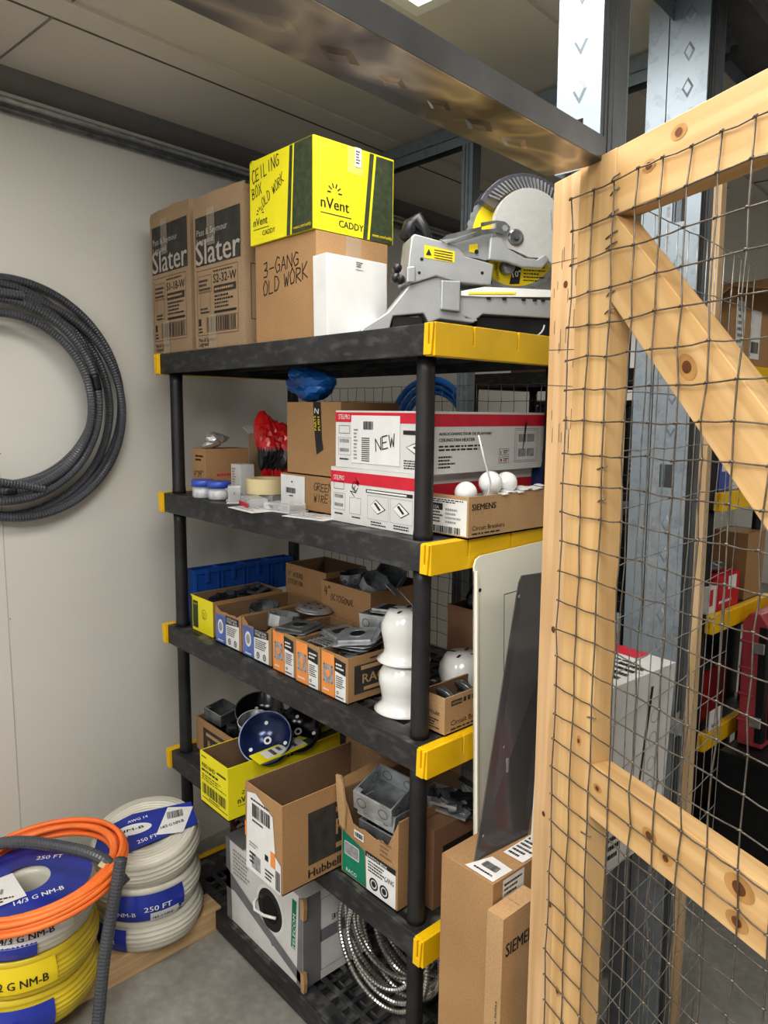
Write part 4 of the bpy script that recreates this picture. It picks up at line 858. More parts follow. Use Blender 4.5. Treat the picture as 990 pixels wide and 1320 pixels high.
# ================================================================== BOTTOM TRAY
def pr_cbl(m, f, w, h):
    m.disc(f, w*.60, h*.56, .062, BLK, 1, seg=36, sx=1.0); m.disc(f, w*.60, h*.56, .072, STICK, .6, seg=36)
    m.disc(f, w*.60, h*.56, .040, mottled('hole_dark', (.008, .008, .008), .9, .1), 2, seg=30)
    m.poly(f, [(w*.86, .10), (w*.91, .10), (w*.93, h*.92), (w*.88, h*.92)], GRNP); m.txt(f, 'TELECOM', w*.91, h*.36, .018, WHITE, 2, rot=88, width=.11)
    m.lines(f, w*.1, h*.60, w*.38, h*.92, 7, GREYP, seed=3)
    m.poly(f, [(w*.0, h*.38), (w*.12, h*.40), (w*.98, h*.05), (w*.98, h*.16), (w*.3, h*.46), (w*0, h*.62)], GTAPE, 3)
    m.poly(f, [(w*.93, 0), (w, 0), (w, h), (w*.96, h)], GTAPE, 3); m.poly(f, [(0, 0), (w*.07, 0), (w*.05, h), (0, h)], GTAPE, 3)
    m.disc(f, w*.63, h*.20, .008, INK, 2, r0=.005, seg=14)
def pr_cbr(m, f, d, h):
    m.rect(f, 0, 0, .06, h, GTAPE, 1); m.rect(f, .06, h*.42, d, h*.56, GTAPE, 1); m.frame(f, .06, h*.1, d-.02, h*.9, .002, GREYP); m.txt(f, 'CAT 5E', d-.03, h*.66, .022, INK, 1, rot=180, width=.1)
o = carton('cable_box', 'battered white cable pull box with a round black hole, strapped with grey tape', (-.452, .020, .0), .405, .23, .272, WHITEC, prL=pr_cbl, prR=pr_cbr)
m = MB(); m.tube([(-.225, -.002, .16), (-.222, -.016, .152), (-.20, -.028, .146), (-.16, -.022, .147), (-.12, -.008, .153)], .0045, WPL, 8); m.build('pull_cord', o)
m = MB(); m.prism([(0, 0), (.012, -.004), (.016, .03), (.012, .06), (-.002, .055)], -.006, .006, CARDL); m.build('torn_corner', o, loc=(0, -.002, 0)); m.build('torn_corner', o, loc=(0, -.002, .22))
m = MB(); m.box((-.405, -.004, .272), (-.30, .23, .276), GTAPE); m.build('tape_strip', o)
# coils of metal clad cable: loops lying in planes facing front, hanging slightly toward the front
def ribbed(path, r, pitch, depth, mat, seg=8):
    P = [Vector(p) for p in path]; L = [0]
    for a, b in zip(P, P[1:]): L.append(L[-1]+(b-a).length)
    n = int(L[-1]/(pitch/2)); out = []; j = 0
    for i in range(n+1):
        s = L[-1]*i/n
        while j < len(L)-2 and L[j+1] < s: j += 1
        f_ = (s-L[j])/max(L[j+1]-L[j], 1e-9); out.append(P[j].lerp(P[j+1], min(max(f_, 0), 1)))
    m = MB(); m.tube(out, [r-(depth if i % 2 else 0) for i in range(len(out))], mat, seg, smooth=False); return m
c0 = Vector((-.255, .285, .196)); path = []
rnd = random.Random(5); N = 12; J = [(rnd.uniform(-.008, .008), rnd.uniform(-.01, .01)) for _ in range(N+1)]
for i in range(N*48+1):
    a = 2*math.pi*i/48; k = i/48; q = int(k); fr = k-q; jx = J[q][0]*(1-fr)+J[min(q+1, N)][0]*fr
    r = .143+.032*math.sin(k*2.1)+jx; yy = -.085+.07*math.cos(k*1.55)+.02*math.sin(a)
    path.append(c0+Vector((r*math.sin(a)*.93, yy, -r*math.cos(a))))
tag(ribbed(path, .0075, .0095, .0022, ARMOR).build('armoured_cable_coil'), 'coil of shiny metal-clad cable on the bottom tray beside the right post', 'cable coil')
m = ribbed([(-.445, .04, .418-.05), (-.44, .035, .30), (-.43, .03, .2), (-.41, .035, .1)], .006, .010, .0014, ARMOR); 
path = []
for i in range(5*36+1):
    a = 2*math.pi*i/36; k = i/36; path.append((-1.03+(.10+.004*math.sin(k*2))*math.cos(a), .26+.105*math.sin(a), .012+k*.03))
tag(ribbed(path, .0085, .012, .0014, mottled('dark_red_armour', (.09, .02, .015), .35, .3, 10)).build('red_cable_coil'), 'dark red cable coil at the back left of the bottom tray', 'cable coil')

# ================================================================== LEANING CARTONS AND PANELS AT THE SHELF END
def pr_tallT(m, f, w, d): pass
o = carton('tall_brown_carton', 'tall narrow brown carton standing against the yellow shelf ends', (.200, .014, FL), .140, .44, .73, CARD, prR=lambda m, f, d, h: (m.rect(f, .03, h-.06, .10, h-.005, STICK), m.lines(f, .035, h-.055, .095, h-.012, 4, INK)))
sticker(o, FT_(.14, .73), 0, 0, 0, 0, lambda m, f: (m.barcode(f, .082, .03, .12, .05, seed=4), m.lines(f, .075, .012, .125, .022, 1, INK)), pts=[(.06, .005), (.135, .004), (.137, .065), (.08, .07)])
sticker(o, FT_(.14, .73), .085, .10, .136, .20, lambda m, f: m.lines(f, .09, .105, .13, .19, 6, INK), 'printed_label')
def pr_si2(m, f, w, h): m.txt(f, 'Centro de carga', w*.45, h-.62, .016, INK, 1, rot=90, width=.15); m.lines(lambda u, v, l: f(w*.62+(v-h+.62)*0+0+(u*0)+v*0, v, l), 0, 0, 0, 0, 1, INK) if False else None
carton('panel_carton', 'slim brown carton printed SIEMENS standing in front of the tall brown one', (.245, -.008, FL), .040, .115, .69, CARDL, prL=lambda m, f, w, h: (m.txt(f, 'Centro de carga', w*.45, h-.37, .014, INK, 1, rot=90, width=.13, bold=False), m.txt(f, 'Proteccion contra fallas', w*.78, h-.37, .007, INK, 1, rot=90, width=.19, bold=False)), prR=lambda m, f, d, h: m.txt(f, 'SIEMENS', .012, h-.075, .042, INK, 1, rot=10, width=.20) if False else (m.txt(f, 'SIEMENS', .010, h-.085, .040, INK, 1, width=.104)))
# cream panel leaning on the shelf end
pn = thing('cream_metal_panel', 'large cream metal panel cover leaning on the yellow shelf ends', 'panel', (.044, .165, FL), (R(1.9), R(-.5), 0))
m = MB(); W, H = .30, 1.352; c = .02
out = [(0, 0), (W, 0), (W, H-c), (W-.006, H-.006), (W-c, H), (c, H), (.006, H-.006), (0, H-c)]
m.prism(out, 0, .004, CREAM, 'X'); m.box((.0, .0, 0), (.012, .004, H-.03), CREAM)
m.disc(lambda u, v, l: (.0046, u, v), .018, H-.075, .0045, BLK, seg=14)
m.frame(lambda u, v, l: (.0046, u, v), .10, .2, .28, H-.10, .0018, DKGR); m.frame(lambda u, v, l: (.0048, u, v), .106, .2, .28, H-.106, .0012, CREAM)
m.build('panel_sheet', pn)
# dark door leaning in front
B1, B2 = Vector((.128, .042, .6605)), Vector((.140, .205, .6605)); T1 = Vector((.0955, .2, 1.24)); T2 = Vector((.128, .365, 1.242))
dd = thing('dark_metal_door', 'glossy dark grey metal panel door leaning on top of the tall brown carton', 'panel', tuple(B1))
m = MB(); nrm = (B2-B1).cross(T1-B1).normalized(); P = [Vector((0, 0, 0)), B2-B1, T2-B1+Vector((0, 0, -.01)), T2-B1+Vector((0, -.02, 0)), T1-B1+Vector((.001, .008, 0)), T1-B1+Vector((0, 0, -.015))]
vs = P+[p+nrm*-.003 for p in P]; n = len(P); m.add(vs, [tuple(range(n)), tuple(range(2*n-1, n-1, -1))]+[(i, i+n, (i+1) % n+n, (i+1) % n) for i in range(n)], DKGR)
ax = (T1-B1).normalized(); sd = (B2-B1).normalized(); L = (T1-B1).length
sgn = 1 if nrm.x > 0 else -1
fd = lambda u, v, l: tuple(ax*v+sd*u+nrm*sgn*.0012*l)
m.disc(fd, .008, L-.045, .004, STEEL, 1, seg=12); m.disc(fd, .012, .05, .003, STEEL, 1, seg=12); m.disc(fd, .035, L*.38, .003, STEEL, 1, seg=10)
for u in (.07, .085, .12): m.rect(fd, u, .14, u+.0025, L-.02, STEELD, 1)
m.build('door_sheet', dd)
m = MB(); m.box((-.002, -.006, 0), (.004, .0, .03), STEEL); m.build('latch', dd, loc=tuple(ax*.17+sd*.06))
# upright white carton behind the jamb
def pr_wT(m, f, w, d):
    m.rect(f, .0, d-.05, .10, d-.0, REDP); m.lines(f, .01, .02, w-.02, d-.07, 7, INK, seed=4, fill=.3); m.lines(f, .09, .05, w-.01, d-.09, 4, INK, 2, seed=8); m.rect(f, .01, .01, .05, .04, GREYP)
def pr_wR(m, f, d, h):
    m.poly(f, [(d*.50, h*.1), (d*.52, h*.1), (d*.66, h*.92), (d*.62, h*.92)], INK)
    for v in (.35, .48, .62, .75): m.disc(f, d*.72, h*v, .016, GREYP, 1, r0=.0145)
    m.lines(f, .02, .02, .10, .08, 3, INK)
def pr_wL(m, f, w, h): m.rect(f, .012, 0, .05, h, REDP); m.txt(f, 'STELPRO', .035, .012, .018, WHITE, 2, rot=90, width=.085)
carton('heater_carton', 'white carton with red stripe standing upright behind the gate post', (.326, .178, FL+.731), .162, .248, .402, WHITEC, prL=pr_wL, prR=pr_wR, prT=pr_wT, lean=(0, R(1.5), R(-2)))

# ================================================================== FRAMING: JAMB, BEAM, STUDS, MESH
G = Vector((-.931, .364, 0)).normalized(); SD = -G; NF = Vector((-.364, -.931, 0))    # gate line (away-left), its reverse and the side toward the viewer
P0 = Vector((.349, -.014, 0))
TILT = R(.75)
gate_pivot = P0+Vector((0, 0, 1.6))
def gate_matrix(off=0):          # local x = along gate toward viewer-right, local y = away from viewer, z = up (absolute)
    M = Matrix(((SD.x, -NF.x, 0, P0.x), (SD.y, -NF.y, 0, P0.y), (0, 0, 1, 0), (0, 0, 0, 1)))
    return M @ Matrix.Translation((0, off, 1.6)) @ Matrix.Rotation(-TILT, 4, 'Y') @ Matrix.Translation((0, 0, -1.6))
def place(o, M): o.matrix_world = M; return o
gate = thing('wire_mesh_gate', 'pine framed gate covered with square wire mesh, standing open in the foreground', 'gate'); gate.matrix_world = gate_matrix()
def plank(name, parent, p0, p1, w, th, mat, knots=(), y=0, ends=None, marks=None):
    """board whose centre line runs p0->p1 in the gate's local xz plane; mesh has its long axis on local X"""
    a = Vector((p0[0], p0[1])); b = Vector((p1[0], p1[1])); L = (b-a).length; ang = math.atan2(b[1]-a[1], b[0]-a[0])
    m = MB(); e0, e1 = ends or (0, 0)
    m.prism([(e0*w/2, -w/2), (L+e1*w/2, -w/2), (L-e1*w/2, w/2), (-e0*w/2, w/2)], y, y+th, mat)
    for kx, kz, kr in knots:
        m.disc(lambda u, v, l: (u, y-.0006*l, v), kx, kz, kr, mottled('knot_ring', (.42, .23, .08), .6, .2, 30), 1, seg=18, sx=1.5); m.disc(lambda u, v, l: (u, y-.0006*l, v), kx, kz, kr*.55, KNOT, 2, seg=14, sx=1.2)
    if marks: marks(m)
    o = m.build(name, parent, bev=.0015); o.location = (a[0], 0, a[1]); o.rotation_euler = (0, -ang, 0); return o
plank('stile', gate, (.0445, FL+.02), (.0445, 1.971), .089, .038, WOOD, [(.62, .02, .006), (1.1, -.012, .006)])
plank('rail', gate, (.0895, 1.923), (.90, 1.923), .094, .038, WOOD, [(.07, .0, .009), (.125, .025, .010)])
plank('rail', gate, (.0895, .981), (.90, .981), .089, .038, WOOD, [(.02, .012, .007), (.14, 0, .010), (.175, -.015, .009), (.30, .02, .016), (.30, -.025, .012)])
plank('rail', gate, (.0895, .05), (.90, .05), .089, .038, WOOD)
plank('stile', gate, (.945, FL+.02), (.945, 1.971), .089, .038, WOOD)
m = MB()       # diagonal brace, cut to the corner
br = plank('brace', gate, (.0895+.0, 1.8755-.061), (.90, 1.8755-.061-.81), .089, .038, WOOD, [(.235, -.005, .014), (.43, .02, .012), (.6, -.01, .01)], ends=(1.0, 0))
# jamb post beside the gate (its own board, slightly behind)
jamb = MB(); jm = jamb; fj = lambda u, v, l: (v, -.0006*l, u)
jamb.prism([(0, -.0445), (1.973-FL, -.0445), (1.973-FL, .0445), (0, .0445)], 0, .038, WOODJ)
rnd = random.Random(8)
for i in range(26):
    z = 1.86-FL-rnd.random()*.34; x = rnd.uniform(-.040, .035); L = rnd.uniform(.012, .04); jamb.poly(lambda u, v, l: (u, -.0005, v), [(z, x), (z+L, x), (z+L, x+.0012), (z, x+.0012)], INKG)
for z in (1.835, 1.69, 1.63): jamb.poly(lambda u, v, l: (u, -.0005, v), [(z-FL, -.04), (z-FL+.001, -.04), (z-FL+.007, .044), (z-FL+.006, .044)], INKG)
for z, x, r in ((1.80, 0, .006), (1.21, .0, .006), (.86, .01, .005), (.70, -.02, .005)):
    jamb.disc(lambda u, v, l: (u, -.0006*l, v), z-FL, x, r, KNOT, 1, seg=12)
jo = jamb.build('jamb_post', bev=.0015)
jo.matrix_world = gate_matrix(.012) @ Matrix.Translation((-.0455, 0, FL)) @ Matrix.Rotation(-R(90), 4, 'Y')
tag(jo, 'pinkish pine door jamb post with faint printed stamps, beside the mesh gate', 'post')
# wire mesh of the gate
def wiremesh(x0, x1, z0, z1, s, r, mat, sag=.004, seed=1, y=0, knots=True, sz=None):
    sz = sz or s
    rnd = random.Random(seed); nx = int((x1-x0)/s+.001)+1; nzr = int((z1-z0)/sz+.001)+1; m = MB()
    px = [[x0+i*s+rnd.uniform(-1, 1)*sag*.7 for j in range(nzr)] for i in range(nx)]; pz = [[z0+j*sz+rnd.uniform(-1, 1)*sag*.7 for j in range(nzr)] for i in range(nx)]; py = [[y-abs(rnd.gauss(0, sag*.5)) for j in range(nzr)] for i in range(nx)]
    for i in range(nx): m.tube([(px[i][j], py[i][j], pz[i][j]) for j in range(nzr)], r, mat, 6)
    for j in range(nzr):
        pts = []
        for i in range(nx):
            pts.append((px[i][j], py[i][j]-r, pz[i][j]))
            if i < nx-1: pts.append(((px[i][j]+px[i+1][j])/2, (py[i][j]+py[i+1][j])/2-r, (pz[i][j]+pz[i+1][j])/2-rnd.uniform(-.2, 1)*sag*.5))
        m.tube(pts, r, mat, 6)
    if knots:
        for i in range(nx):
            for j in range(nzr):
                m.tube([(px[i][j]-.0035, py[i][j]-r, pz[i][j]-.001), (px[i][j], py[i][j]-r*2.2, pz[i][j]+.0012), (px[i][j]+.0035, py[i][j]-r, pz[i][j]+.001)], r*1.35, mat, 5)
    return m
wiremesh(-.008, .94, -.02, 1.94, .0498, .00115, WIREM, y=-.003).build('wire_mesh', gate)
m = MB()
for z in (1.925, 1.905, 1.875, 1.845, 1.83, 1.76, 1.735, 1.50, 1.45, 1.1, .9):
    m.tube([(.078+.004*math.sin(z*40), -.002, z), (.088, -.0035, z+.003), (.100, -.002, z+.006)], .0012, WIREM, 5)
m.build('staple', gate)
# steel header beam above the doorway: web down, flanges up
ER = Vector((-.085, .996, 0)); EX = Vector((.996, .085, 0))
def cage(x, y, z=0): return Vector((.345, -.045, 0))+EX*x+ER*y+Vector((0, 0, z))
CM = Matrix(((EX.x, ER.x, 0, .345), (EX.y, ER.y, 0, -.045), (0, 0, 1, 0), (0, 0, 0, 1)))       # local x = outward (right), y = along the cage side wall, away
m = MB(); m.box((-.05, -1.6, 0), (.05, 0, .0016), MOTT); m.box((-.05, -1.6, .0016), (-.0484, 0, .036), GALVD); m.box((.0484, -1.6, .0016), (.05, 0, .036), GALVD)
bm_ = thing('steel_header_beam', 'reflection-patterned grey steel track crossing overhead to the top of the wooden post', 'beam'); bm_.matrix_world = CM @ Matrix.Translation((-.0, .022, 1.964)) @ Matrix.Rotation(R(0), 4, 'Z')
rnd = random.Random(2)
for i in range(9):
    y = -.16-i*.085; s = .016+rnd.random()*.006
    q = [(0, -s*1.5), (s*.8, 0), (0, s*1.5), (-s*.8, 0)]; x = -.008
    m.add([(x+a, y+b, -.0001) for a, b in q]+[(x+a*.5, y+b*.5, -.003) for a, b in q], [(4, 5, 6, 7)[::-1]]+[(i_, (i_+1) % 4, (i_+1) % 4+4, i_+4) for i_ in range(4)], MOTT)
m.build('track', bm_, bev=.0008)
def stud(label, x, y, z0, z1, web=.092, fl=.041, lip=.010, embo=True, slots=(), double=False, tiltx=0, txtm=False, open_left=False, group=None):
    t = thing('steel_stud', label, 'stud', group=group); t.matrix_world = CM @ Matrix.Translation((x, y, 0)) @ Matrix.Translation((0, 0, 1.6)) @ Matrix.Rotation(-R(.8), 4, 'Y') @ Matrix.Translation((0, 0, -1.6))
    m = MB(); w = .0015
    zs = [z0]; [zs.extend((s0, s1)) for s0, s1 in slots]; zs.append(z1)
    for k in range(0, len(zs), 2): m.box((0, 0, zs[k]), (web, w, zs[k+1]), GALV)
    for s0, s1 in slots: m.box((0, 0, s0), (web*.28, w, s1), GALV); m.box((web*.62, 0, s0), (web, w, s1), GALV)
    web_mb = m
    m = MB()
    for x0, sg in ((0, 1), (web-w, -1)):
        m.box((x0, w, z0), (x0+w, fl, z1), GALVM if x0 > 0 else GALV); a, b = sorted((x0, x0+sg*lip)); m.box((a, fl-w, z0), (b, fl, z1), GALV)  # right flange in the darker copy: its shaded side is painted
        if x0 > 0:
            for q in (.3, .6): m.tube([(web+.0005, fl*q, z0), (web+.0005, fl*q, z1)], .0012, GALVD, 4)
    if double: m.box((web-.001, fl, z0), (web+.002, fl*2.1, z1), GALVM); m.box((web-.001, fl*2.1, z0), (web+.003, fl*2.1+.002, z1), GALV)
    m.build('flange', t)
    if embo:
        m = web_mb; z = z0+.05
        while z < z1-.03:
            if not any(s0-.04 < z < s1+.04 for s0, s1 in slots):
                q = [(0, -.022), (.013, 0), (0, .022), (-.013, 0)]; n4 = 4
                m.add([(web*.52+a, -.0001, z+b) for a, b in q]+[(web*.52+a*.62, -.0022, z+b*.62) for a, b in q], [(7, 6, 5, 4)]+[(i_, (i_+1) % 4, (i_+1) % 4+4, i_+4) for i_ in range(4)], GALV)
            z += .075
    web_mb.build('web', t)
    if txtm:
        m = MB(); rr = random.Random(4); z = z0+.2
        while z < z1-.3: L = rr.uniform(.01, .03); m.rect(lambda u, v, l: (u, -.0006, v), .012, z, .019, z+L, GREYP); z += L+.008
        m.build('printed_marking', t)
    return t
stud('embossed steel stud rising above the wooden jamb, with a slot near its foot', -.070, .088, 1.985, 2.50, slots=((2.02, 2.065),), double=True, web=.080)
stud('tall embossed steel stud with printed marking, behind the gate brace', -.125, .66, FL, 2.50, web=.088, slots=((1.415, 1.47), (2.02, 2.07)), double=True, txtm=True)
stud('narrow steel stud left of the tall printed one', -.175, .664, FL, 2.50, web=.046, embo=False)
# top track at ceiling along the cage side
m = MB(); m.T = CM; m.box((-.13, .05, 2.495), (.02, 2.6, 2.4965), GALVD); m.box((.0185, .05, 2.455), (.02, 2.6, 2.495), GALVD); m.box((-.13, .05, 2.455), (-.1285, 2.6, 2.495), GALV)
tag(m.build('ceiling_track'), 'steel track under the ceiling above the two embossed studs', 'track')
# wood batten beside tall stud
m = MB(); m.prism([(0, -.009), (2.28, -.009), (2.28, .009), (0, .009)], 0, .03, WOODP); o = m.build('wooden_batten', bev=.001)
o.matrix_world = CM @ Matrix.Translation((-.006, .672, 1.6)) @ Matrix.Rotation(-R(.8), 4, 'Y') @ Matrix.Translation((0, 0, FL-1.6)) @ Matrix.Rotation(-R(90), 4, 'Y'); tag(o, 'thin pale wooden batten screwed along the tall printed steel stud', 'batten')
m = MB(); m.T = CM; m.box((-.06, .634, .83), (.004, .636, .87), STEEL); m.box((-.014, .636, .82), (-.012, .660, .88), STEEL); tag(m.build('steel_corner_bracket'), 'small steel corner bracket fixed to the pale wooden batten', 'bracket')
# cage side mesh (outer face)
sm_ = wiremesh(0, .78, .0, 1.95, .0508, .0011, WIREG, seed=4, sag=.003, knots=False, sz=.1016); o = sm_.build('cage_side_mesh')
o.matrix_world = CM @ Matrix.Translation((.040, .03, 0)) @ Matrix.Rotation(R(90), 4, 'Z'); tag(o, 'grey wire mesh covering the side of the cage beyond the gate post', 'wire mesh')
# back cage wall: track, stud, mesh
m = MB(); m.box((-1.38, .80, 2.47), (.20, .84, 2.472), GALV); m.box((-1.38, .80, 2.44), (.20, .8015, 2.51), GALV); m.box((-1.38, .8385, 2.44), (.20, .84, 2.47), GALVD)
tag(m.build('back_cage_track'), 'steel track running level above the miter saw at the back of the cage', 'track')
for k, (x, lab) in enumerate(((-.645, 'slim steel stud at the back of the cage above the miter saw'), (.06, 'slim steel stud at the back right corner of the cage'))):
    m = MB(); m.box((0, 0, FL), (.045, .0015, 2.44), GALV); m.box((0, .0015, FL), (.0015, .04, 2.44), GALV); m.box((.0435, .0015, FL), (.045, .04, 2.44), GALVD); m.tube([(.015, -.001, FL), (.015, -.001, 2.44)], .001, GALVD, 4); m.tube([(.03, -.001, FL), (.03, -.001, 2.44)], .001, GALVD, 4)  # right flange darker than the web, side shading put into its colour
    tag(m.build('steel_stud', loc=(x, .80, 0)), lab, 'stud')
o = wiremesh(0, 1.42, 0, 1.72, .0508, .0010, WIREM, seed=6, sag=.003, knots=False).build('cage_back_mesh', loc=(-1.36, .79, .0)); tag(o, 'dark wire mesh across the back of the cage behind the shelving', 'wire mesh')
# blue hose loops beyond the mesh
t = thing('blue_hose_coil', 'coiled blue hose hanging behind the shelving beyond the wire mesh', 'hose', (-.83, .86, 1.50))
for k in range(3):
    m = MB(); r = .205-.022*k; m.tube([(r*math.cos(a), .012*k, r*math.sin(a)) for a in [i*math.pi/24 for i in range(48)]], .0115, BLUEH, 8, closed=True); m.build('hose_loop', t)

# ================================================================== HOSE COIL ON THE WALL
t = thing('grey_hose_coil', 'dark grey flexible conduit coil hanging on the white wall', 'conduit coil'); 
WM = Matrix.Translation((-1.36, 0, 0)) @ Matrix.Rotation(WA, 4, 'Z'); t.matrix_world = WM @ Matrix.Translation((0, -.412, 1.61))
def loop(r, cy, cz, x, a0, a1, ry=1, name='hose_loop', lab=None, taper=0):
    n = int(abs(a1-a0)/3); pts = []
    for i in range(n+1):
        f_ = i/n; a = R(a0+(a1-a0)*f_); rr = r-taper*f_; pts.append((x(f_) if callable(x) else x, cy+rr*ry*math.cos(a), cz+rr*math.sin(a)))
    m = ribbed(pts, .0128, .0085, .0012, HOSE, 10); return m.build(name, t)
loop(.343, 0, .002, .020, 0, 360)
loop(.325, -.022, -.015, .020, 0, 360)
loop(.320, .012, -.026, .047, 0, 360)
loop(.287, -.030, .040, .025, 0, 360)
loop(.268, -.020, .022, .050, 0, 360)
loop(.250, -.035, -.010, .076, 0, 360)
loop(.285, -.045, -.005, .074, 0, 360)
m = ribbed([(.085, -.24, .262), (.090, -.17, .280), (.090, -.10, .293), (.088, .02, .292)], .0125, .0085, .0012, HOSE, 10); m.build('hose_end', t)
m = ribbed([(.080, -.24, -.19), (.084, -.16, -.215), (.084, -.06, -.235), (.082, .055, -.262)], .0125, .0085, .0012, HOSE, 10); m.build('hose_end', t)
def wrap(r, cy, cz, x, a0, a1):
    m = MB(); m.tube([(x, cy+r*math.cos(R(a0+(a1-a0)*i/5)), cz+r*math.sin(R(a0+(a1-a0)*i/5))) for i in range(6)], .0145, BLK, 12); m.build('black_tape', t)
wrap(.285, -.045, -.005, .074, 8, 18); wrap(.250, -.035, -.010, .076, -95, -88); wrap(.320, .012, -.026, .047, 101, 112); wrap(.343, 0, .002, .020, 100, 108); wrap(.268, -.02, .022, .05, 0, 6)
m = MB(); m.box((0, -.115, .235), (.11, -.085, .239), STEEL); m.box((.106, -.115, .235), (.11, -.085, .262), STEEL); m.build('wall_hook', t)

# ================================================================== WIRE SPOOLS ON THE FLOOR
def cable_stack(name, label, base, r, layers, group=None, rot=0, hole=.05):
    """shrink-wrapped reels of building cable, one on another; each reel is its own thing"""
    z = base[2]; out = []
    for k, (h, mat, lab, draw, off, tilt) in enumerate(layers):
        t = thing(name, lab, 'cable reel', (base[0]+off[0], base[1]+off[1], z), (tilt[0], tilt[1], R(rot)), group)
        m = MB(); n = max(3, int(h/.014)); prof = [(hole, .004), (r*.55, 0), (r*.93, .0)]
        for i in range(n):
            z0 = .006+(h-.012)*i/n; z1 = .006+(h-.012)*(i+1)/n; bul = math.sin(math.pi*(i+.5)/n)*.08+.93
            prof += [(r*bul*.985, z0), (r*bul*1.0, (z0*.7+z1*.3)), (r*bul*1.0, (z0*.3+z1*.7))]
        for i in range(6): rr = r*(.93-.065*i); prof += [(rr, h+.006*math.sin(i)*.5), (rr-.004, h+.004), (rr-.010, h+.001)]
        prof += [(hole+.004, h-.004), (hole, h-.02), (hole, .004)]
        m.lathe(prof, mat, 56, rad=lambda a: 1+.008*math.sin(3*a+k)+.006*math.sin(7*a)); m.build('cable_winding', t)
        if draw: draw(t, r, h)
        if tilt[0] > R(5): t.location.z += .017
        z += h+.006; out.append(t)
    return out
def cyl(r, h, a0, z0=0, bulge=.08): return lambda u, v, l: ((r*(.93+bulge*math.sin(math.pi*min(max((v+z0)/h, 0), 1)))*1.0+.006+.0012*l)*math.cos(a0+u/r), (r*(.93+bulge*math.sin(math.pi*min(max((v+z0)/h, 0), 1)))+.006+.0012*l)*math.sin(a0+u/r), v+z0)
def top(h): return lambda u, v, l: (u, v, h+.008+.0009*l)
def band(t, r, h, a0, u0, u1, v0, v1, mat, texts, name='printed_band', slots=()):
    m = MB(); fn = cyl(r, h, a0); n = 24; vs = []
    for i in range(n+1):
        u = u0+(u1-u0)*i/n
        for j in range(5): vs.append(fn(u, v0+(v1-v0)*j/4, 1))
    m.add(vs, [(i*5+j, (i+1)*5+j, (i+1)*5+j+1, i*5+j+1) for i in range(n) for j in range(4)], mat, True)
    for s, u, v, size, mm, w in texts: m.txt(fn, s, u, v, size, mm, 2, width=w)
    m.build(name, t)
view = math.atan2(-1.05+.25, 1.04+1.05)         # direction from the reels to the viewer
def d_top(t, r, h):
    m = MB(); fn = top(h)
    M2 = Matrix.Rotation(view+R(90), 2)
    f2 = lambda u, v, l: fn(*(M2 @ Vector((u, v))), l)
    m.poly(f2, [(-r*.90, -r*.30), (-r*.55, -r*.62), (r*.95, -r*.25), (r*.9, r*.42), (-r*.2, r*.45), (-r*.8, r*.2)], BLUL, 1)
    m.poly(f2, [(r*.18, -r*.30), (r*.66, -r*.40), (r*.92, r*.25), (r*.45, r*.40)], STICK, 2); m.barcode(f2, r*.42, r*.05, r*.72, r*.25, lv=3, seed=2); m.txt(f2, '14/2 G NM-B', r*.28, -r*.18, .018, INK, 3, rot=8, width=.07)
    m.txt(f2, '250 FT', -r*.15, -r*.42, .022, WHITE, 2, rot=12, width=.06); m.txt(f2, '250 FT', -r*.62, -r*.25, .020, WHITE, 2, rot=14, width=.055)
    m.disc(f2, -r*.20, 0, .024, STICK, 2, sx=2.2); m.txt(f2, 'NM-B', -r*.48, -.008, .016, INK, 3, rot=4, width=.075)
    m.txt(f2, 'AWG 14', -r*.3, r*.2, .016, WHITE, 2, rot=8, width=.06); m.build('top_wrapper', t)
def d_side(t, r, h):
    band(t, r, h, view, -r*.75, r*.62, h*.06, h*.92, BLUL, [('250 FT', -r*.1, h*.42, .022, WHITE, .075), ('14/2 NM-B', r*.1, h*.12, .02, WHITE, .085), ('NM-B', -r*.55, h*.3, .02, WHITE, .05)])
    band(t, r, h, view, r*.0, r*.50, h*.02, h*.34, STICK, [('14/2 G NM-B', r*.04, h*.1, .014, INK, r*.36)], 'white_band')
def d_low(t, r, h): band(t, r, h, view, -r*1.3, -r*.45, h*.1, h*.85, BLUL, [('14/2', -r*.9, h*.4, .018, WHITE, .04)])
WB = (-1.0, -.175, FL+.077)
cable_stack('cable_reel', '', WB, .162, [
    (.095, COILW, 'white wrapped cable reel, bottom of the stack beside the shelving', d_low, (0, 0), (0, 0)),
    (.095, COILW, 'white wrapped cable reel with blue band, middle of the stack beside the shelving', d_side, (.0, -.004), (0, 0)),
    (.085, COILW, 'white cable reel with blue top label, uppermost of the stack beside the shelving', d_top, (-.004, .004), (R(7), R(7), 0))])
def d_y1(t, r, h): band(t, r, h, view, -r*.9, r*.4, h*.1, h*.85, BLUL, [('NM-B', -r*.5, h*.3, .03, WHITE, .08)]); band(t, r, h, view, -r*.7, -r*.1, h*.05, h*.4, YELP, [('NM-B', -r*.55, h*.12, .02, INK, .06)], 'yellow_band')
def d_y2(t, r, h): band(t, r, h, view, -r*.55, r*.45, h*.30, h*.95, YELP, [('12/2 G NM-B', -r*.45, h*.45, .030, INK, .14)], 'yellow_band'); band(t, r, h, view, -r*1.0, -r*.56, h*.1, h*.8, BLUL, [('250', -r*.9, h*.3, .02, WHITE, .04)])
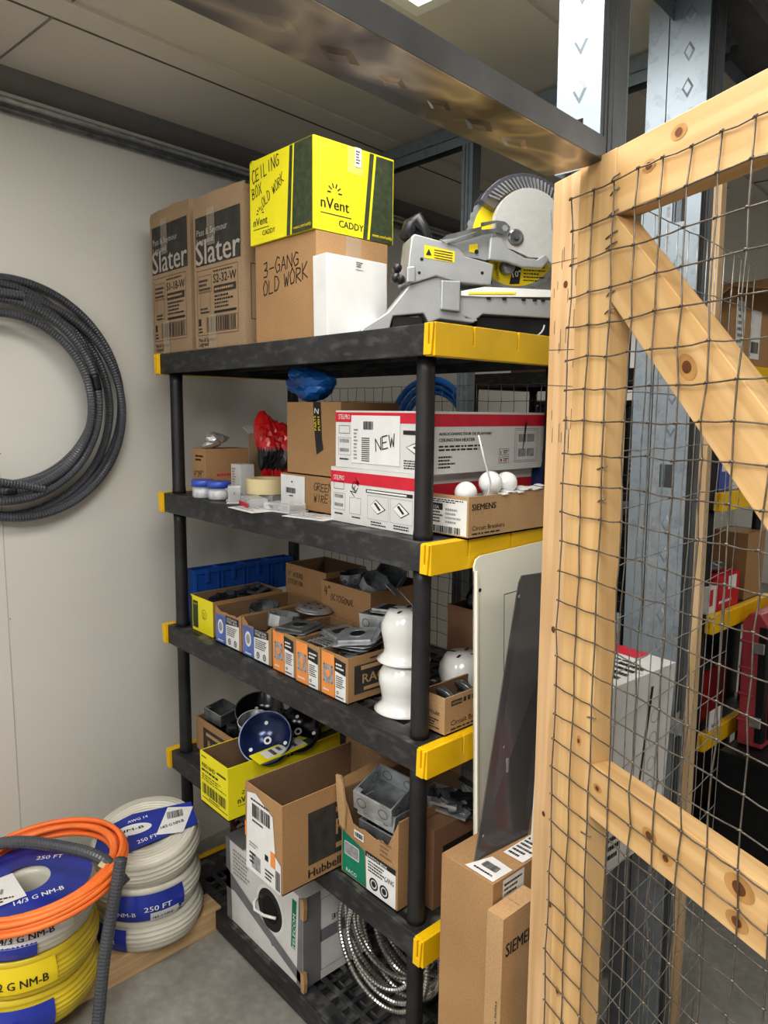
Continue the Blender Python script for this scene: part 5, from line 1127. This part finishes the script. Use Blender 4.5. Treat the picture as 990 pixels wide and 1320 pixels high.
def d_y3(t, r, h):
    band(t, r, h, view, -r*1.2, r*.2, h*.05, h*.6, BLUL, [('250 FT', -r*.9, h*.2, .025, WHITE, .09)]); band(t, r, h, view, -r*.5, r*.7, h*.45, h*.95, STICK, [('14/3 G NM-B', -r*.3, h*.6, .022, INK, .13)], 'white_band')
    m = MB(); fn = top(h); M2 = Matrix.Rotation(view+R(90), 2); f2 = lambda u, v, l: fn(*(M2 @ Vector((u, v))), l)
    n = 32; m.add([f2(q*math.cos(6.2832*i/n), q*math.sin(6.2832*i/n), 1) for q in (r*.34, r*.93) for i in range(n)], [(i, (i+1) % n, (i+1) % n+n, i+n) for i in range(n)], BLUL)
    m.txt(f2, '14/3 G NM-B', -r*.1, -r*.62, .026, WHITE, 2, rot=14, width=.12); m.txt(f2, '250 FT', r*.1, r*.45, .024, WHITE, 2, rot=-10, width=.07); m.txt(f2, 'SOUTHWIRE', r*.1, -r*.83, .016, WHITE, 2, rot=22, width=.09) if False else None
    m.poly(f2, [(-r*.95, -r*.1), (-r*.70, -r*.72), (r*.05, -r*.45), (-r*.2, r*.20)], STICK, 4); m.barcode(f2, -r*.66, -r*.30, -r*.28, -r*.18, lv=5, seed=4); m.lines(f2, -r*.62, -r*.52, -r*.1, -r*.38, 2, INK, 5)
    m.build('top_wrapper', t)
YB = (-.950, -.540, FL+.077)
cable_stack('cable_reel', '', YB, .180, [
    (.100, COILY, 'yellow wrapped cable reel, bottom of the stack at the left edge', d_y1, (0, 0), (0, 0)),
    (.100, COILY, 'yellow wrapped cable reel printed 12/2 NM-B, middle of the stack at the left edge', d_y2, (.004, .0), (0, 0)),
    (.100, COILW, 'blue and white wrapped 14/3 cable reel, top of the stack at the left edge', d_y3, (.0, .004), (0, 0))], hole=.06)
# orange cable coil draped on the left stack
zc = YB[2]+.300+.018+.012
path = []; rnd = random.Random(9)
for i in range(9*40+1):
    a = 2*math.pi*i/40; k = i/40; r = .204+.018*math.sin(k*2.4); path.append((YB[0]+.03+r*math.cos(a), YB[1]+.03+r*math.sin(a), zc+.016+.015*math.sin(k*1.7+1)+.02*math.sin(a+.5)))
oc = thing('orange_cable_coil', 'coil of orange cable lying on the left stack of cable reels', 'cable coil')
m = MB(); m.tube(path, .0076, ORC, 8); m.build('cable_loops', oc)
m = MB(); m.cbox((YB[0]+.03+.20*math.cos(.75), YB[1]+.03+.20*math.sin(.75), zc+.050), (.05, .045, .004), MASK, Matrix.Rotation(.7, 3, 'Z') @ Matrix.Rotation(.4, 3, 'Y')); m.build('tape_tag', oc)
# black flexible conduits
def bend(pts, n=14):
    P = [Vector(p) for p in pts]; out = []
    for i in range(len(P)-1):
        a, b, c, d = P[max(i-1, 0)], P[i], P[i+1], P[min(i+2, len(P)-1)]
        for k in range(n):
            t_ = k/n; out.append(.5*((2*b)+(c-a)*t_+(2*a-5*b+4*c-d)*t_*t_+(3*b-a-3*c+d)*t_**3))
    return out+[P[-1]]
def pipe(label, pts):
    t = thing('flexible_conduit', label, 'conduit'); P = bend(pts); m = ribbed(P, .0165, .009, .0012, HOSE, 12); m.build('conduit_jacket', t)
    e = P[-1]; d = (P[-1]-P[-2]).normalized(); m = MB(); m.tube([e-d*.002, e+d*.0012], .0145, BLK, 14); m.tube([e, e+d*.0018], [.0166, .0166], HOSE, 14); m.build('open_end', t)
zt = zc+.062
pipe('black flexible conduit arching over the orange coil from the left edge', [(-1.12, -.66, zt-.03), (-1.02, -.55, zt+.008), (-.90, -.455, zt+.012), (-.80, -.385, zt-.005), (-.74, -.35, zt-.06)])
pipe('black flexible conduit leaning upright between the two reel stacks', [(-.683, -.471, FL+.0165), (-.678, -.456, .05), (-.69, -.430, .20), (-.70, -.395, .34), (-.703, -.373, .435)])
# pallet lumber
def lumber(label, M, L, w=.10, h=.038, mat=WOODP):
    m = MB(); m.box((0, -w/2, 0), (L, w/2, h), mat); o = m.build('lumber_board', bev=.002); o.matrix_world = M; return tag(o, label, 'board')
d0 = Vector((.03, -.999)).normalized(); ang = math.atan2(d0.y, d0.x)
lumber('lower pale pine board under the near edge of the two reel stacks', Matrix.Translation((-.945, .02, FL)) @ Matrix.Rotation(ang, 4, 'Z'), 1.2, .09)
lumber('upper pale pine board under the near edge of the two reel stacks', Matrix.Translation((-.945, .02, FL+.0385)) @ Matrix.Rotation(ang, 4, 'Z'), 1.2, .09)
lumber('upper pale pine board under the wall side of the two reel stacks', Matrix.Translation((-1.15, .02, FL+.0385)) @ Matrix.Rotation(ang, 4, 'Z'), 1.2, .09)
lumber('lower pale pine board under the wall side of the two reel stacks', Matrix.Translation((-1.15, .02, FL)) @ Matrix.Rotation(ang, 4, 'Z'), 1.2, .09)
lumber('pine block at the bottom left corner in front of the yellow reels', Matrix.Translation((-.785, -.64, FL)) @ Matrix.Rotation(ang, 4, 'Z'), .25, .09, .13)

# ================================================================== THINGS BEYOND THE GATE ON THE SECOND SHELVING UNIT
def sc(name, lab, near, w, d, h, mat=CARD, **k): return carton(name, lab, near, w, d, h, mat, **k)
X2, Y2 = -.06, 1.5
sc('brown_carton', 'open brown carton with white labels high on the farther shelving unit', (X2-.005, Y2+.03, 1.7605), .30, .40, .26, CARD, opened=True, flaps=(('F', .12, 115), ('R', .13, 100), ('B', .1, 30)), prR=lambda m, f, d, h: (m.rect(f, .05, .02, .12, .22, STICK), m.lines(f, .06, .03, .11, .2, 8, GREYP, 2), m.rect(f, .17, .03, .26, .2, STICK), m.barcode(f, .18, .05, .25, .09, lv=2)))
for k in range(3):
    sc('blue_white_carton', ['blue and white carton left of the farther unit post', 'blue and white carton right of the farther unit post', 'blue and white carton behind the others on the farther unit'][k], (X2-.10+k*.09 if k < 2 else X2-.02, Y2+.05 if k < 2 else Y2+.25, 1.3205), .08, .16, .14, WHITEC, prL=lambda m, f, w, h: (m.rect(f, 0, .0, w, h, BLUP), m.disc(f, w*.5, h*.7, .016, STICK, 2), m.disc(f, w*.5, h*.3, .016, STICK, 2)), prR=lambda m, f, d, h: (m.rect(f, 0, 0, d*.5, h, BLUP), m.rect(f, .01, h*.5, .06, h*.8, STICK, 2)), group='blue and white cartons on the farther unit')
sc('red_white_carton', 'red and white carton on the third tray of the farther unit', (X2-.002, Y2+.07, .8805), .10, .20, .13, mottled('red_carton', (.50, .015, .03), .5, .1, 9), prR=lambda m, f, d, h: (m.txt(f, 'Diablo', .04, .02, .022, STICK, 1, width=.07) if False else m.lines(f, .03, .02, .14, .04, 1, STICK), m.rect(f, .10, .07, .17, .12, STICK)), prL=lambda m, f, w, h: m.rect(f, .02, .01, w-.02, h*.7, STICK))
sc('white_carton', 'slim white carton with red panel beside the red and white one', (X2+.0, Y2+.012, .8805), .055, .055, .10, WHITEC, prR=lambda m, f, d, h: m.rect(f, .005, .03, .03, .09, REDP), prL=lambda m, f, w, h: m.rect(f, .005, .03, .03, .09, REDP))
m = MB(); m.box((0, 0, 0), (.13, .2, .17), mottled('grey_bin', (.22, .21, .18), .5, .1, 5)); m.box((-.004, -.004, .16), (.134, .204, .175), BLK); tag(m.build('grey_plastic_tub', loc=(X2-.31, Y2+.12, .8805), bev=.01), 'grey plastic tub behind the red carton on the farther unit', 'tub')
crumple('hardware_packet', 'shiny black and white hardware packet on top of the red carton', 'packet', (X2-.05, Y2+.15, 1.0115), .035, STEELD, 71, sz=(1, 1.6, .5))
t = thing('battery_case', 'dark red and black tool battery case on the fourth tray of the farther unit', 'case', (X2-.13, Y2+.08, Z4+.0005)); m = MB(); m.box((0, 0, 0), (.10, .22, .20), mottled('deep_red_plastic', (.22, .01, .015), .3, .2, 8)); m.build('case_body', t, bev=.012); m = MB(); m.box((.0, .005, .20), (.1, .215, .235), BLK); m.build('case_lid', t, bev=.008)
t = thing('price_tag_card', 'white tag card reading SELECT in front of the battery case', 'card', (X2+.03, Y2+.02, Z4+.01)); m = MB(); m.box((-.004, 0, 0), (0, .09, .075), STICK); m.txt(lambda u, v, l: (.0008, u, v), 'SELECT', .02, .010, .016, INK, 1, width=.06); m.build('card_sheet', t)
t = thing('red_tool_case', 'dull red and black ribbed tool case standing beyond the gate', 'tool case', (.0, 1.70, .365), (0, R(-1.5), 0))
m = MB(); 
m.prism([(0, 0), (.09, 0), (.09, .47), (.065, .505), (.025, .505), (0, .47)], 0, .36, PINK, 'Y')
for z in (.09, .19, .29, .39): m.box((-.006, -.006, z), (.05, .366, z+.012), PINK)
m.build('case_shell', t, bev=.012)
m = MB(); m.box((.091, .035, .03), (.098, .33, .47), BLK); m.box((.060, -.002, .02), (.091, .03, .46), BLK); m.build('side_panel', t, bev=.004)
for z in (.08, .36): m = MB(); m.box((.045, -.012, z), (.085, -.002, z+.04), STEEL); m.build('latch', t, bev=.003)
m = MB(); m.box((-.02, 1.60, FL), (.35, 2.1, .36), BLK); tag(m.build('black_crate'), 'black plastic crate on the floor beneath the dull red tool case', 'crate')
for k, (z, h) in enumerate(((.8815, .30), (.4415, .30), (1.3215, .30), (.0015, .30))):  # black blocks added to darken the background of the farther unit
    dx, dy, dd_ = ((-.80, .04, .44), (-.51, .315, .19), (-.80, .04, .44), (-.51, .04, .44))[k]
    b = thing('dark_filler_tote', ['added black tote darkening the third tray of the farther unit', 'added black tote darkening the fourth tray of the farther unit', 'added black tote darkening the second tray of the farther unit', 'added black tote darkening the lowest tray of the farther unit'][k], 'tote', (X2+dx, Y2+dy, z))
    m = MB(); m.box((0, 0, 0), (.44, dd_, h), BLK); m.build('tote_body', b, bev=.008); m = MB(); m.box((-.008, -.008, h), (.448, dd_+.008, h+.018), BLK); m.build('tote_lid', b, bev=.004)
# duct beyond top right
m = MB(); m.box((-.02, 2.2, 2.30), (2.2, 2.8, 2.51), GALVD); tag(m.build('steel_duct'), 'long grey steel duct under the ceiling beyond the gate', 'duct')
sc('brown_carton', 'brown carton on the third tray behind the tub of the farther unit', (X2-.005, Y2+.33, .8810), .14, .17, .26, CARD)
sc('brown_carton', 'brown carton on the second tray at the far end of the farther unit', (X2-.005, Y2+.28, 1.3210), .0+.14, .2, .2, CARD) if False else None
# electronics seen between jamb and stud, second unit left part
sc('white_carton', 'white labelled carton on the far unit seen between gate post and stud', (X2-.12, Y2+.05, 1.3205), .3, .2, .12, WHITEC, prL=lambda m, f, w, h: (m.lines(f, .02, .02, w-.02, h-.02, 4, INK), m.txt(f, '30A', .1, .05, .03, INK)))
sc('brown_carton', 'brown carton on top left of the farther unit behind the miter saw', (X2-.55, Y2+.05, 1.7605), .4, .3, .22, CARDD)
# floor debris
m = MB(); m.disc(lambda u, v, l: (u, v, FL+.001), .42, 1.03, .02, STICK, seg=9, sx=.4); tag(m.build('paper_scrap'), 'small white paper scrap on the concrete floor beyond the gate', 'paper')

# ================================================================== LIGHT AND CAMERA
def area(name, loc, size, power, col=(1, .975, .93), rot=(0, 0, 0), sy=None):
    l = bpy.data.lights.new(name, 'AREA'); l.shape = 'RECTANGLE'; l.size = size; l.size_y = sy or size; l.energy = power; l.color = col
    o = bpy.data.objects.new(name, l); COL.objects.link(o); o.location = loc; o.rotation_euler = rot; return o
area('troffer_light', (.098, -.348, 2.49), .56, 4.5, rot=(0, 0, R(6)), sy=1.15)
area('front_fill_light', (1.2, -1.7, 2.48), .8, 48, sy=1.2)  # unseen fill lamp added behind the camera
area('front_fill_light', (.2, -2.8, 2.48), .8, 40, sy=1.2)  # second unseen fill, added to brighten the shelves from the front
area('far_hall_light', (1.5, 1.9, 2.48), .6, 22, sy=1.2)
area('far_aisle_light', (-.6, 4.2, 2.45), 1.2, 22)
w = bpy.data.worlds.new('room_ambient'); bpy.context.scene.world = w; w.use_nodes = True
w.node_tree.nodes['Background'].inputs[0].default_value = (.95, .97, 1, 1); w.node_tree.nodes['Background'].inputs[1].default_value = .6
sc_ = bpy.context.scene
cam = bpy.data.cameras.new('camera'); co = bpy.data.objects.new('camera', cam); COL.objects.link(co)
yaw, pit, roll, F = -.8343, .1356, .011, 941.3
fw = Vector((math.sin(yaw)*math.cos(pit), math.cos(yaw)*math.cos(pit), -math.sin(pit))); r_ = fw.cross(Vector((0, 0, 1))).normalized(); u_ = r_.cross(fw)
c_, s_ = math.cos(roll), math.sin(roll); r2 = c_*r_+s_*u_; u2 = -s_*r_+c_*u_
co.matrix_world = Matrix(((r2.x, u2.x, -fw.x, 1.0376), (r2.y, u2.y, -fw.y, -1.0486), (r2.z, u2.z, -fw.z, 1.5852), (0, 0, 0, 1)))
cam.sensor_fit = 'VERTICAL'; cam.sensor_height = 36; cam.lens = F/1320*36; cam.clip_start = .02
sc_.camera = co
sc_.view_settings.view_transform = 'Standard'; sc_.view_settings.exposure = .12
try: sc_.view_settings.look = 'Medium High Contrast'
except Exception as e: print('look', e)
